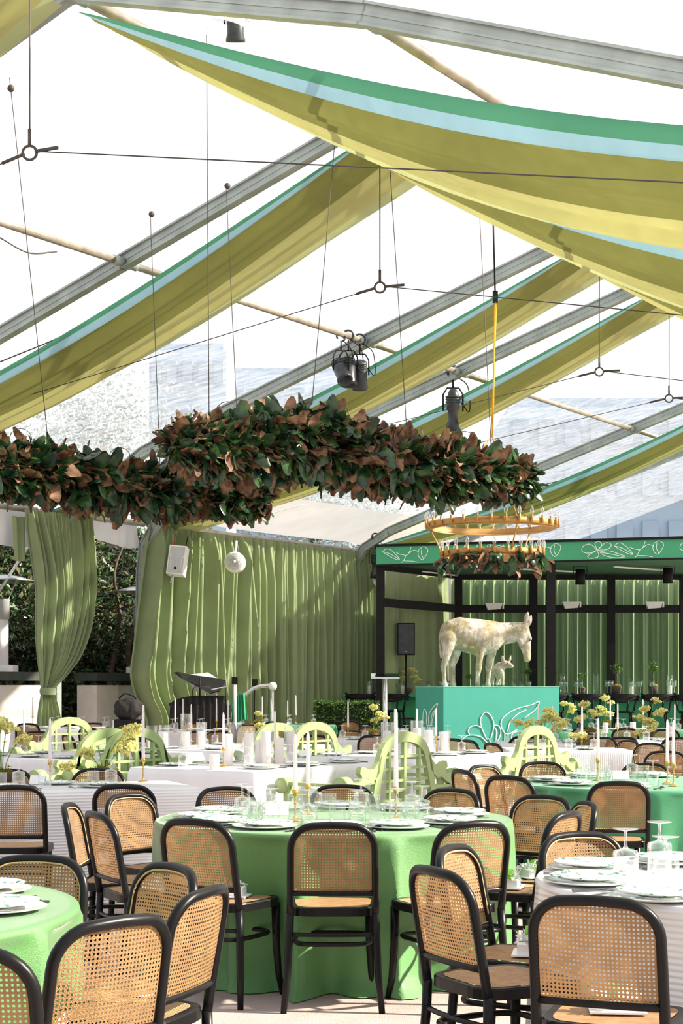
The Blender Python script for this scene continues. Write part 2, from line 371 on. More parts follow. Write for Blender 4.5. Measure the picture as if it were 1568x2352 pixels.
for (v, rr, ex) in ((-12.96, .045, 0), (-6.72, .05, 0), (VR, .05, 0)):
    z = roofz(v)-.02
    uu = RAF
    for a, b in zip(uu[:-1], uu[1:]):
        root = struct(empty('purlin', TW(a, v, z)))
        q = TW(a, v, z); mb = MB().tube([TW(a+.05, v, z)-q, TW(b-.05, v, z)-q], rr, 10)
        mb.build('pipe', M['pipe'], root)
        MB().tube([TW(a+.05, v, z)-q, TW(a+.2, v, z)-q], rr*1.35, 10).build('coupler', M['alu'], root)
        MB().tube([TW(b-.05, v, z)-q, TW(b-.2, v, z)-q], rr*1.35, 10).build('coupler', M['alu'], root)
# eave pipe with hooks
for i, (a, b) in enumerate(zip([10.4, 14.72, 20.1, 22.9, 29.9], [14.72, 20.1, 22.9, 29.9, 33.0])):
    p, q = TW(a+.06, VE+.16, ZE-.06), TW(b-.06, VE+.16, ZE-.06)
    struct(MB().tube([p, q], .055, 10).build('trim_%d' % (i+1), M['pipe']))
# white vinyl valance hanging under the eave of the open bays
def valance(name, u0, u1, zb):
    def fn(a, b):
        u = u0+(u1-u0)*a; z = ZE-.02-(ZE-.02-zb)*b-(.05*math.sin(a*9) if b > .9 else 0)
        return TW(u, VE-.05+.03*math.sin(a*23+b*3)+.02*math.sin(a*61), z)
    struct(MB().grid(fn, 60, 8).build(name, M['vinyl_white']))
valance('wall_valance', 14.7, 20.3, EYE+2.42); valance('wall_valance', 20.3, 22.95, EYE+2.6)

# ---------------------------------------------------------------- fabric swags under the roof
def swag(u0, u1, side, top_drop, hem_drop, label, face=1.0, front=.30, endz=0):
    root = empty('ceiling_swag', TW(u0, VR, ZR), 0, label, 'fabric swag', 'green fabric swags under the clear roof')
    o = TW(u0, VR, ZR); vend = VE+.25 if side < 0 else VEE-.1
    bands = [('green_band', 0, .125, 'sw_green', 7), ('blue_band', .125, .20, 'sw_blue', 5), ('dark_panel', .20, .56, 'sw_dark', 16), ('voile_panel', .56, .88, 'sw_main', 14), ('hem', .88, 1.0, 'sw_hem', 4)]
    def pos(w_, t):
        e = max(0, math.sin(PI*t))**.75 if t < 1 else 0
        e2 = math.sin(PI*min(1, t))
        v = VR+(vend-VR)*t
        f = front*face*e
        if w_ < .20:
            k = w_/.20; uu = .05*k*(u1-u0)-.05*e*math.sin(k*PI); zz = f*(.55-k*1.0)+.03*e*math.sin(k*PI)
            drop = top_drop*e2
        else:
            k = (w_-.20)/.80; uu = (.05+.95*k)*(u1-u0)
            zz = f*(-.45*(1-k)**2.2)-.13*e*math.sin(PI*k)+e*.045*math.sin(k*19+t*3)+e*.03*math.sin(k*41-t*5)+.012*math.sin(k*31)
            drop = (top_drop+(hem_drop-top_drop)*k)*e2
        return TW(u0+uu, v, roofz(v)-.16+zz-drop)-o
    for name, a, b, mm, n in bands:
        mb = MB().grid(lambda i, j: pos(a+(b-a)*i, j), n, 48)
        ob = mb.build(name, M[mm], root)
    return root
SW = [(10.4, 11.75, 'nearest'), (14.72, 16.3, 'second'), (20.1, 21.55, 'third'), (22.9, 24.3, 'fourth'), (29.9, 31.4, 'fifth')]
for i, (a, b, nm) in enumerate(SW):
    if i < 4: swag(a+.08, b, 1, .55, 1.02, '%s olive, blue and jade swag on the right-hand roof slope' % nm, front=.27)
    swag(*((9.0, 10.3) if i == 0 else (a+.1, b)), -1, .33, .30, '%s olive swag with jade edge on the left-hand roof slope' % nm, front=.16)

# ---------------------------------------------------------------- outside: hedge, piers, heaters, far buildings
rnd = random.Random(5)
def leafcloud(name, n, posfn, size, m, parent=None, tri=2, seed=1):
    rr = random.Random(seed); V = []; F = []
    for i in range(n):
        p = posfn(rr); L = size*rr.uniform(.6, 1.3); a = Vector((rr.gauss(0, 1), rr.gauss(0, 1), rr.gauss(-.3, .8))).normalized()
        b = a.cross(Vector((rr.gauss(0, 1), rr.gauss(0, 1), rr.gauss(0, 1)))).normalized(); c = a.cross(b)
        o = len(V); V += [p, p+a*L*.5+b*L*.22+c*L*.05, p+a*L, p+a*L*.5-b*L*.22+c*L*.05]; F += [(o, o+1, o+2), (o, o+2, o+3)]
    mb = MB(); mb.add(V, F, False); ob = mb.build(name, m, parent); return ob
hr = empty('magnolia_hedge', TW(18, VE-2.6, 0), 0, 'tall dark magnolia hedge behind the opening beside the tied curtain', 'hedge')
ho = TW(18, VE-2.6, 0)
def hp(r):
    u = r.uniform(15.5, 28.0); z = r.uniform(0, 4.9); d = r.random()**.7
    return TW(u, VE-2.2-d*1.2-.2*math.sin(u*3+z*2), z)-ho
h = leafcloud('foliage', 26000, hp, .15, M['hedge_leaf'], hr, seed=3); h['kind'] = 'stuff'
for k in range(11):
    u = 16.2+k*1.05+rnd.uniform(-.3, .3); p = TW(u, VE-2.4, 0)-ho; pts = [p]
    for j in range(6): pts.append(pts[-1]+TW(rnd.uniform(-.35, .35), rnd.uniform(-.1, .15), .75))
    MB().tube(spline(pts, 3), [.09*(1-.045*i) for i in range(19)], 7).build('trunk', M['bark'], hr)
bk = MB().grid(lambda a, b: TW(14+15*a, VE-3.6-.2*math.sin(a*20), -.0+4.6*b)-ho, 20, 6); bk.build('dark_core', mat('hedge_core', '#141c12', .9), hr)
def pier(px0, px1, label, v=-20.9, ztop=1.62):
    u0, u1 = u_at(px0, v), u_at(px1, v); o = TW((u0+u1)/2, v-.25, 0)
    root = empty('garden_wall', o, -TH, label, 'wall'); L = u1-u0
    MB().box((0, 0, ztop/2-.08), (.5, L, ztop-.16), 0).build('pier', M['stucco'], root)
    MB().box((0, 0, ztop), (.6, L+.06, .16), 0).build('coping', M['cap'], root)
    return o, ztop+.08
# local y runs along u, local x along v
pier(-120, 96, 'long white stucco wall with dark coping left of the tied curtain')
pier(222, 272, 'white stucco pier with dark coping right of the hedge opening', v=-20.75)
pier(272, 420, 'grey stucco wall stretch behind the edge of the large curtain', v=-21.1)
def heater(px, v, zb, label, side=1):
    u = u_at(px, v); root = empty('patio_heater', TW(u, v, zb), 0, label, 'heater')
    MB().box((0, 0, .06), (.5, .5, .12)).build('base', M['white_plastic'], root)
    MB().lathe([(0, .12), (.12, .12), (.12, .95), (0, .95)], 20).build('post', M['white_plastic'], root)
    MB().lathe([(0, .95), (.14, .95), (.14, 1.28), (.16, 1.30), (0, 1.32)], 20).build('burner', M['grille'], root)
    MB().lathe([(0, 1.72), (.2, 1.71), (.62, 1.62), (.63, 1.63), (.2, 1.74), (0, 1.76)], 32).build('reflector', M['steel'], root)
    for k in range(3):
        a = k*TAU/3+.4; MB().tube([(.12*math.cos(a), .12*math.sin(a), 1.3), (.28*math.cos(a), .28*math.sin(a), 1.70)], .012, 6).build('strut', M['steel'], root)
heater(4, -21.15, 1.70, 'white patio heater standing on the wall left of the tied curtain')
heater(322, -21.35, 1.70, 'white patio heater half hidden behind the big curtain edge')
pp = [at(-30, 1400, 29), at(63, 1258, 28.4)]
tag(MB().tube(pp, .025, 8).build('umbrella_pole', M['white_plastic']), 'slanting white pole in front of the dark hedge at the edge', 'pole')
def building(px0, px1, pyt, Y, label, floors, cols, m1='far_wall'):
    a = at(px0, pyt, Y); b = at(px1, pyt, Y); H = a.z; W = b.x-a.x
    root = empty('building', ((a.x+b.x)/2, Y+5, 0), 0, label, 'building')
    MB().box((0, 0, H/2), (W, 10, H)).build('facade', M[m1], root)
    MB().box((0, 0, H+.3), (W*.9, 9, .6)).build('parapet', M['far_dark'], root)
    me = None
    for i in range(floors):
        for j in range(cols):
            if me is None:
                me = MB().box((0, 0, 0), (W/cols*.62, .3, H/floors*.5)).mesh('window', M['far_dark'])
            objm('window', me, root, (-W/2+(j+.5)*W/cols, -5.1, (i+.5)*H/floors))
building(342, 520, 805, 110, 'hazy blue tower beyond the clear roof, the broader and darker one', 8, 5)
building(524, 800, 860, 130, 'low hazy block beside the blue tower beyond the clear roof', 6, 6)
building(1165, 1700, 935, 90, 'long hazy blue building beyond the roof above the bar', 6, 9)
def tree(px, py, Y, r, n, label, m='hazy_tree_leaf'):
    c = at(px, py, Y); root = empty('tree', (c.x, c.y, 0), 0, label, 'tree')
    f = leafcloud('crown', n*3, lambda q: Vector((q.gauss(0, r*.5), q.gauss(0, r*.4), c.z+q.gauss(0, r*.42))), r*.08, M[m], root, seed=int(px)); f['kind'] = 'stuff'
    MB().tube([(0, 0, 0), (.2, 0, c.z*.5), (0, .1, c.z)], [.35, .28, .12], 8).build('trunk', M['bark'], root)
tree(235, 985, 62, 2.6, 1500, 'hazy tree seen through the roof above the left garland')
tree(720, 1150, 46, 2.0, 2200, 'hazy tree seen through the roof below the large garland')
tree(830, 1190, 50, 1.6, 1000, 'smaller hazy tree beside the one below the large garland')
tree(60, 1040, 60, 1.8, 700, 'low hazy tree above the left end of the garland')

# ---------------------------------------------------------------- curtains on the left wall
def curtain(name, rows, v, label, nf, amp, zt, cat='curtain', m='curtain', group=None, seed=0, parent=None, drift=.6, gath=True):
    """rows: (py, px_left, px_right) outline of the hanging cloth; folds are real depth"""
    rr = random.Random(seed); ph = [rr.uniform(0, TAU) for _ in range(8)]; am = [rr.uniform(.5, 1.4) for _ in range(nf+2)]
    uc = u_at((rows[0][1]+rows[0][2])/2, v); o = TW(uc, v, 0)
    def yz(py, u):                                               # pixel row to height at this wall
        Y = u*CT-v*ST; return EYE+(1575-py)/3700*Y
    R_ = []
    for (py, a, b) in rows:
        ua, ub = u_at(a, v), u_at(b, v); R_.append((yz(py, (ua+ub)/2), ua, ub))
    R_[0] = (zt, R_[0][1], R_[0][2]); R_.append((.01, R_[-1][1], R_[-1][2])) if R_[-1][0] > .1 else None
    S = spline([Vector((r_[1], r_[2], r_[0])) for r_ in R_], 6)
    nv = len(S)-1; w0 = R_[0][2]-R_[0][1]
    def fn(a, b):
        q = S[min(nv, int(round(b*nv)))]; wd = q.y-q.x; sq = min(1.6, w0/max(wd, .1))
        aa = a+.010*drift*math.sin(a*17+b*4+ph[0])
        f = .5*math.sin(a*nf*TAU*.5+ph[1]+.8*math.sin(b*3+a*9)*drift)+.6*(1-2*abs(math.sin(a*nf*TAU*.36+ph[5]+.5*math.sin(b*2+a*7)*drift))**.65)+.55*math.sin(a*nf*TAU*.93+ph[2]-b*1.5*drift)+.3*math.sin(a*nf*TAU*1.7+ph[3])
        e = .35+.65*min(1, b*5) if gath else 1
        g = .25*math.sin(a*nf*TAU*2.6+ph[4])*max(0, 1-b*5)
        fine = .012*math.sin(a*190)*max(0, 1-b*9)
        return TW(q.x+wd*min(1, max(0, aa)), v+amp*(f*e+g)*min(1.1, .15+.9*wd/w0)+fine, q.z)-o
    mb = MB().grid(fn, min(420, nf*14), nv)
    if parent: ob = mb.build(name, M[m], parent); ob.location = o; return ob
    ob = mb.build(name, M[m]); ob.location = o; tag(ob, label, cat, group); return ob
curtain('curtain', [(1200, 345, 580), (1250, 342, 582), (1300, 338, 584), (1400, 328, 586), (1500, 317, 588), (1550, 311, 588), (1600, 322, 588), (1650, 345, 588)], -19.45,
        'large olive curtain swept aside at its edge, behind the white speaker', 17, .15, ZE-.10, seed=3, group='olive wall curtains', drift=1.3)
curtain('curtain', [(1230, 562, 766), (1400, 562, 766), (1600, 562, 766)], -19.45, 'olive curtain panel between the white fan and the tent corner, sunlit in strips', 17, .14, ZE-.10, seed=8, group='olive wall curtains', drift=.5)
curtain('curtain', [(1270, 752, 925), (1400, 760, 925), (1600, 760, 925)], -19.5, 'olive curtain panel next to the bar, in narrow pleats', 18, .12, ZE-.10, seed=11, group='olive wall curtains', drift=.4)
ct = curtain('tied_curtain', [(1172, 62, 212), (1215, 68, 213), (1260, 78, 213), (1310, 87, 212), (1360, 92, 211), (1410, 90, 207), (1460, 88, 197), (1510, 90, 178), (1550, 93, 150), (1580, 95, 124), (1590, 95, 121), (1600, 94, 123), (1625, 90, 130), (1660, 86, 136), (1700, 82, 142)], -19.35,
        'olive curtain gathered and tied low between the two open bays', 13, .13, ZE-.10, seed=21, group='olive wall curtains', drift=1.5)
tb = MB(); uu = u_at(108, -19.35); cc = TW(uu, -19.35, 0)
tb.lathe([(.13, -.06), (.145, 0), (.13, .06)], 20, tuple(TW(uu, -19.33, EYE-(1588-1575)/3700*27)-ct.location)); tb.build('tie_band', M['curtain'], ct)
tb = MB()
sp_ = MB().grid(lambda a, b: TW(u_at(60, -19.6)-.28*(1-a)*(1-b*.2), -19.65+.05*math.sin(a*9), ZE-.2-.75*b)-ct.location, 10, 8); sp_.build('back_fold', M['curtain'], ct)

# ---------------------------------------------------------------- wires and rigging
def wire(name, pts, r, m, label, cat='wire', group=None, where=None):
    o = MB().tube(pts, r, 6).build(name, M[m]); tag(o, label, cat, group); return o
ringm = MB().tube([(.06*math.cos(a*TAU/16), 0, .06*math.sin(a*TAU/16)) for a in range(16)], .012, 6, closed=True).mesh('ring', M['wire'])
nms = ['nearest', 'second', 'third', 'farthest']
for i, (px, py, u) in enumerate(((63, 350, 9.9), (874, 661, 15.45), (1378, 842, 21.35), (1538, 908, 23.95))):
    c = TW(u, VR, EYE+4.52); root = empty('tie_cable', c, 0, 'steel tie cable and ring hanging under the ridge, %s of four' % nms[i], 'cable', 'tie cables under the ridge')
    objm('ring', ringm, root)
    MB().tube([(0, 0, .08), TW(u, VR, roofz(VR)-.05)-c], .007, 6).build('hanger', M['wire'], root)
    MB().tube([(0, 0, .06), (0, 0, .2)], .015, 6).build('turnbuckle', M['wire'], root)
    MB().tube([TW(0, -.07, 0), TW(u, VE+.2, ZE+.25)-c], .0055, 6).build('cable', M['wire'], root)
    MB().tube([TW(0, .07, 0), TW(u, VEE, ZE-.72)-c], .0055, 6).build('cable', M['wire'], root)
    MB().tube([TW(0, .07, 0), TW(0, .32, -.015)], .016, 6).build('turnbuckle', M['wire'], root)
    MB().tube([TW(0, -.07, 0), TW(0, -.32, -.03)], .016, 6).build('turnbuckle', M['wire'], root)
G2 = [(405, 1018, 34), (470, 1022, 58), (550, 1028, 68), (640, 1018, 78), (720, 1012, 86), (800, 1040, 82), (900, 1062, 74), (1000, 1078, 70), (1090, 1080, 56), (1160, 1092, 40), (1205, 1096, 24)]
G1 = [(-60, 1065, 60), (20, 1078, 60), (110, 1082, 58), (200, 1105, 58), (300, 1117, 54), (390, 1128, 52), (470, 1128, 44), (540, 1136, 36), (600, 1142, 24)]
def gy2(px): return 15.2+(px-405)/800*3.3
def gy1(px): return 16.4+(px+60)/660*2.2
nm = ['first', 'second', 'third', 'fourth', 'fifth', 'sixth', 'seventh', 'eighth']
for i, (a, b, c, d, gf) in enumerate(((22, 178, 110, 1010, gy1), (345, 490, 368, 1085, gy1), (474, 62, 480, 960, gy2), (519, 425, 545, 975, gy2), (770, 310, 716, 930, gy2), (893, 350, 935, 1010, gy2), (1098, 428, 1128, 1040, gy2))):
    top = on_roof(a, b); bot = at(c, d, gf(c))
    wire('hanging_wire', [top, bot], .0042, 'wire', 'thin wire holding up the leaf garlands, %s from the left' % nm[i], 'wire', 'thin wires holding the garlands')
    if a in (22, 345, 519):
        k = at(a+3, b+25 if a == 22 else b+2, top.y-.1); o = MB().ball(k, .035, 8, 6).build('cable_clip', M['wire']); tag(o, 'small dark clip on the %s garland wire from the left' % nm[i], 'clip')
for (a, b, c, d, lb) in ((1135, 740, 1005, 1060, 'pale line slanting down behind the big garland'),):
    pass
lines = [((0, 515), (130, 548), 'dark cable sagging below the upper left pipe'), ((0, 805), (345, 622), 'dark cable running beside the nearest left rafter'),
         ((1420, 1030), (1215, 1105), 'dark cable between the far rafters above the chandelier'), ((410, 1192), (700, 1140), 'white cord sagging below the left garland end')]
for (p, q, lb) in lines:
    A, B = on_roof(*p), on_roof(*q); mid = (A+B)/2-Vector((0, 0, .12))
    wire('cable', spline([A-Vector((0, 0, .15)), mid-Vector((0, 0, .12)), B-Vector((0, 0, .15))], 8), .009, 'wire' if 'dark' in lb else 'wire_light', lb, 'cable')

# ---------------------------------------------------------------- leaf garlands
def leaf_mesh(L, wd, curl, seed):
    rr = random.Random(seed); V = []; F = []; n = 5
    for i in range(n+1):
        t = i/n; x = L*t; hw = wd*math.sin(PI*min(1, t*.90+.05))**.75*.5; z = -curl*t*t*L+.03*math.sin(t*5+seed)
        V += [(x, hw, z+.12*hw), (x, 0, z-.01), (x, -hw, z+.12*hw)]
    for i in range(n):
        a = i*3; F += [(a, a+3, a+4, a+1), (a+1, a+4, a+5, a+2)]
    return V, F
LV = [leaf_mesh(.22, .115, .25, 1), leaf_mesh(.19, .105, .5, 2), leaf_mesh(.24, .12, -.15, 3), leaf_mesh(.17, .095, .1, 4)]
def lm(i):
    me = bpy.data.meshes.new('magnolia_leaf'); me.from_pydata(LV[i][0], [], LV[i][1]); me.materials.append(M['magnolia'])
    me.polygons.foreach_set('use_smooth', [True]*len(me.polygons)); me.update(); return me
LM = [lm(i) for i in range(4)]
def leafrot(out, rr, side):
    a = (out+Vector((rr.gauss(0, .55), rr.gauss(0, .55), rr.gauss(-.55, .5)))).normalized()
    n0 = Vector((rr.gauss(0, .6), rr.gauss(0, .6), 1.0 if side else -1.0))
    y = n0.cross(a)
    if y.length < 1e-4: y = a.orthogonal()
    y.normalize(); z = a.cross(y); return Matrix((a, y, z)).transposed()
def garland(pts, gy, label, seed, nbig=2300):
    rr = random.Random(seed); P = [(at(a, b, gy(a)), c/3700*gy(a)) for a, b, c in pts]
    S = spline([p for p, _ in P], 10); Rs = spline([Vector((r_, 0, 0)) for _, r_ in P], 10)
    o = S[len(S)//2].copy(); root = empty('leaf_garland', o, 0, label, 'garland', 'magnolia garlands hung from the tent roof')
    MB().tube([s-o for s in S], [max(.04, r.x*.5) for r in Rs], 8).build('core', mat('garland_core', '#2c1f17', .9), root)
    V, F = [], []; cnt = 0; cand = []
    for i in range(nbig):
        k = rr.random()*(len(S)-1); j = int(k); f = k-j; c = S[j].lerp(S[min(j+1, len(S)-1)], f); rad = Rs[j].x
        t = (S[min(j+1, len(S)-1)]-S[max(j-1, 0)]).normalized(); ang = rr.uniform(0, TAU)
        x = t.cross(Vector((0, 0, 1))).normalized(); y = x.cross(t); out = x*math.cos(ang)+y*math.sin(ang)
        p = c+out*max(0, rad*rr.uniform(.45, .85)-.05)-o
        green = rr.random() < (.62 if out.z > -.1 else .35)
        cand.append((p, leafrot(out, rr, green), rr.randrange(4), rr.uniform(.8, 1.3), out.y))
    cand.sort(key=lambda q: q[4])                                # those on the camera side are the single leaves
    nearer = cand[:900]; rr.shuffle(nearer); single = nearer[:300]; rest = nearer[300:]+cand[900:]
    for (p, m3, li, s_, _) in single:
        ob = objm('leaf', LM[li], root, p, m3.to_euler(), s_*1.18)
    for (p, m3, li, s_, _) in rest:
        oo = len(V); V += [p+m3 @ Vector(v)*s_ for v in LV[li][0]]; F += [tuple(i+oo for i in f) for f in LV[li][1]]
    mb = MB(); mb.add(V, F, True); q = mb.build('foliage', M['magnolia'], root); q['kind'] = 'stuff'
    for k in (.2, .5, .8):
        j = int(k*(len(S)-1)); q = S[j]-o+Vector((0, 0, Rs[j].x*.8)); hk = [q+Vector((.12*math.cos(a)-.12, 0, .12*math.sin(a)+.1)) for a in [x*.5 for x in range(10)]]
        MB().tube(hk, .004, 5).build('wire_loop', M['wire'], root)
    return root
garland(G2, gy2, 'large thick garland of green and brown magnolia leaves over the chandelier', 4, 2900)
garland(G1, gy1, 'thinner garland of brown and green magnolia leaves at the left', 9, 2300)

# ---------------------------------------------------------------- chandelier
def chandelier():
    Y = 19.6; c = at(1130, 1207, Y); s = 3700/Y; apex = at(1131, 1000, Y)
    root = empty('chandelier', c, R(12), 'two-tier gold ring chandelier with candle bulbs and a magnolia trim', 'chandelier')
    def tier(rad, z, n, nm_):
        MB().lathe([(rad-.012, -.035), (rad+.012, -.035), (rad+.012, .035), (rad-.012, .035), (rad-.012, -.035)], 64, (0, 0, z)).build('ring', M['gold_paint'], root)
        MB().lathe([(rad-.05, -.05), (rad-.012, -.05), (rad-.012, -.035), (rad-.05, -.035), (rad-.05, -.05)], 64, (0, 0, z)).build('inner_ring', M['gold_paint'], root)
        for i in range(n):
            a = TAU*i/n; p = Vector(((rad+.03)*math.cos(a), (rad+.03)*math.sin(a), z))
            sl = objm('candle_sleeve', SLV, root, p); b = objm('bulb', BLB, sl)
    SLV = MB().lathe([(0, -.03), (.016, -.03), (.016, .065), (0, .065)], 8).mesh('candle_sleeve', M['gold_paint'])
    BLB = MB().lathe([(.011, .062), (.023, .09), (.024, .108), (.015, .138), (.004, .165), (0, .17)], 10).mesh('bulb', M['bulb'])
    tier(.775, 0, 30, 'upper'); z2 = -(1272-1207)/s-.0
    tier(.60, z2, 24, 'lower')
    for k in range(3):
        a = R(35)+k*TAU/3; d = Vector((math.cos(a), math.sin(a), 0))
        MB().tube([d*.78, Vector((0, 0, apex.z-c.z))], .008, 6).build('chain', M['gold_paint'], root)
        MB().tube([d*.77-Vector((0, 0, .03)), d*.6+Vector((0, 0, z2))], .010, 6).build('link_rod', M['gold_paint'], root)
    rr = random.Random(2); cnt = 0
    for i in range(135):
        a = rr.uniform(0, TAU) if i < 40 else rr.uniform(PI*1.02, PI*1.98)
        if i >= 40 and math.sin(a*5) < -.72: continue
        out = Vector((math.cos(a), math.sin(a), -.3)); p = Vector(((.62)*math.cos(a), .62*math.sin(a), z2-.05+rr.uniform(-.07, .05)))
        d = Vector((math.cos(a)*.4, math.sin(a)*.4, -1))
        m3 = leafrot(d, rr, rr.random() < .42); objm('leaf', LM[rr.randrange(4)], root, p, m3.to_euler(), rr.uniform(.65, 1.05))
    # rope and hoist
    t = at(1132, 493, Y-.4); m_ = at(1137, 682, Y-.1)
    r2 = empty('hoist_rope', m_, 0, 'yellow rope and black chain running up from the chandelier', 'rope')
    MB().tube([(0, 0, 0), apex-m_], .010, 6).build('rope', M['yellow'], r2)
    MB().tube([(.02, 0, 0), apex-m_+Vector((-.02, 0, 0))], .006, 6).build('rope', M['yellow'], r2)
    MB().tube([(0, 0, 0), t-m_], .010, 6).build('chain', M['black'], r2)
    MB().box(t-m_+Vector((0, 0, .12)), (.10, .08, .16)).build('hoist', M['black'], r2)
    MB().tube([t-m_+Vector((x*.05, 0, -.02+z*.05)) for x, z in ((-1, 0), (-1, -1), (0, -1.8), (1, -1), (1, 0))], .014, 6).build('shackle', M['red'], r2)
    MB().box((0, 0, 0), (.06, .05, .14)).build('clamp', M['black'], r2)
    MB().tube([t-m_+Vector((0, 0, .2)), Vector((t.x-m_.x, t.y-m_.y, roofz(t.x*CT-t.y*ST)-m_.z))], .012, 6).build('sling', M['black'], r2)
chandelier()

# ---------------------------------------------------------------- stage lights on the frame
def par(loc, rz, tilt, sc_, label, kind=0):
    root = empty('stage_light', loc, rz, label, 'stage light'); root.scale = (sc_,)*3
    T = Matrix.Rotation(tilt, 4, 'X')
    mb = MB(); mb.lathe([(0, .20), (.05, .20), (.07, .17), (.085, .14), (.085, .08), (.095, .07), (.095, -.10), (.11, -.16), (.11, -.19), (.085, -.19), (.085, -.10), (0, -.10)] if kind == 0 else
                    [(0, .26), (.04, .26), (.06, .22), (.07, .18), (.08, .17), (.08, .02), (.06, 0), (.055, -.12), (.07, -.13), (.09, -.24), (.075, -.24), (.05, -.13), (0, -.13)], 20, M4=T)
    mb.build('barrel', M['fixture'], root)
    for k in range(3): MB().lathe([(.088, .10+k*.03), (.094, .105+k*.03), (.094, .115+k*.03), (.088, .12+k*.03)], 20, M4=T).build('cooling_fin', M['fixture'], root)
    y = [Vector((s_*.12, 0, z)) for s_, z in ((-1, 0), (-1, .2), (-.6, .28), (.6, .28), (1, .2), (1, 0))]
    MB().tube(y, .010, 6).build('yoke', M['black'], root)
    MB().tube([(0, 0, .28), (0, 0, .42)], .012, 6).build('spigot', M['black'], root)
    MB().tube([(.07*math.cos(a*.5-1.2), 0, .48+.07*math.sin(a*.5-1.2)) for a in range(11)], .014, 6).build('hook_clamp', M['fixture'], root)
    MB().tube(spline([(.1, 0, .1), (.2, .02, .0), (.18, .02, .3), (.04, 0, .42)], 5), .007, 5).build('cable', M['black'], root)
    return root
pv = lambda u: TW(u, -12.96, roofz(-12.96)-.04)
ul = u_at(800, -12.96)
par(pv(u_at(783, -12.96))-Vector((0, 0, .52)), R(30), R(-38), 1.05, 'charcoal stage light on the purlin, tilted away, nearest the ridge of three')
par(pv(u_at(800, -12.96))-Vector((0, 0, .5)), R(10), R(-10), 1.1, 'charcoal stage light on the purlin, upright middle one of the cluster')
par(pv(u_at(826, -12.96))-Vector((0, 0, .5)), R(0), R(28), 1.1, 'charcoal stage light on the purlin with its open lens towards the room')
def on_rafter(u, px):
    r = (px-784)/3700; v = u*(ST-r*CT)/(-(r*ST+CT)); return v
v3 = on_rafter(22.9, 1040); par(TW(22.9, v3, roofz(v3)-.60), R(0), R(6), 1.35, 'long black profile spotlight hanging from the rafter above the garland', 1)
v5 = on_rafter(29.9, 862); par(TW(29.9, v5, roofz(v5)-.62), R(20), R(8), 1.25, 'black profile spotlight above the left corner of the bar canopy', 1)
pt = on_roof(540, -60); par(Vector((pt.x, pt.y, pt.z-.45)), R(0), R(20), .8, 'dark lamp bracket at the very top beside the nearest swag')

# ---------------------------------------------------------------- speaker and fans on the left curtain
def hang(px, py, v): u = u_at(px, v); p = TW(u, v, 0); p.z = EYE+(1575-py)/3700*p.y; return p
p = hang(408, 1289, -19.0)
root = empty('wall_speaker', p, -R(14), 'white loudspeaker hanging tilted on the olive curtain', 'speaker'); root.rotation_euler = (R(-8), R(6), R(-6))
MB().box((0, 0, 0), (.32, .26, .54)).build('cabinet', M['white_plastic'], root)
MB().box((.0, -.135, 0), (.27, .02, .49)).build('grille', M['grille'], root)
MB().tube([(-.10, -.15, -.22), (-.10, -.15, .02), (-.13, -.15, .08)], .006, 5).build('trim_line', M['white_plastic'], root)
MB().tube([(.10, -.15, -.22), (.10, -.15, .02), (.13, -.15, .08)], .006, 5).build('trim_line', M['white_plastic'], root)
MB().box((0, -.148, -.16), (.04, .012, .05)).build('badge', M['black'], root)
for s_ in (-1, 1): MB().tube([(s_*.11, 0, .27), (s_*.12, .05, .50)], .010, 6).build('chain', M['red' if s_ < 0 else 'black'], root)
MB().tube([(-.06, 0, -.27), (-.08, 0, -.42)], .018, 8).build('plug', M['grille'], root)
def fan(px, py, v, rz, label):
    p = hang(px, py, v); root = empty('wall_fan', p, rz, label, 'fan'); root.rotation_euler = (R(-4), R(14), rz)
    T = Matrix.Rotation(R(90), 4, 'X')
    MB().lathe([(.0, -.12), (.17, -.12), (.2, -.08), (.205, .0), (.2, .09), (.17, .12), (0, .13)], 28, M4=T).build('housing', M['white_plastic'], root)
    gm = MB()
    for r_ in (.04, .07, .10, .13, .16): gm.tube([(r_*math.cos(a*TAU/24), -.135, r_*math.sin(a*TAU/24)) for a in range(24)], .004, 4, closed=True)
    for k in range(20):
        a = k*TAU/20; gm.tube([(.035*math.cos(a), -.137, .035*math.sin(a)), (.165*math.cos(a), -.135, .165*math.sin(a))], .003, 4)
    gm.build('guard', M['grille'], root)
    MB().lathe([(0, .150), (.03, .150), (.035, .13)], 12, M4=T).build('hub', M['white_plastic'], root)
    MB().tube([(-.05, 0, .19), (-.09, .05, .42)], .022, 8).build('bracket', M['white_plastic'], root)
fan(540, 1292, -19.0, -R(5), 'round white fan hanging on the olive curtain right of the speaker')
fan(876, 1330, -19.0, -R(5), 'round white fan half hidden behind the black bar post')

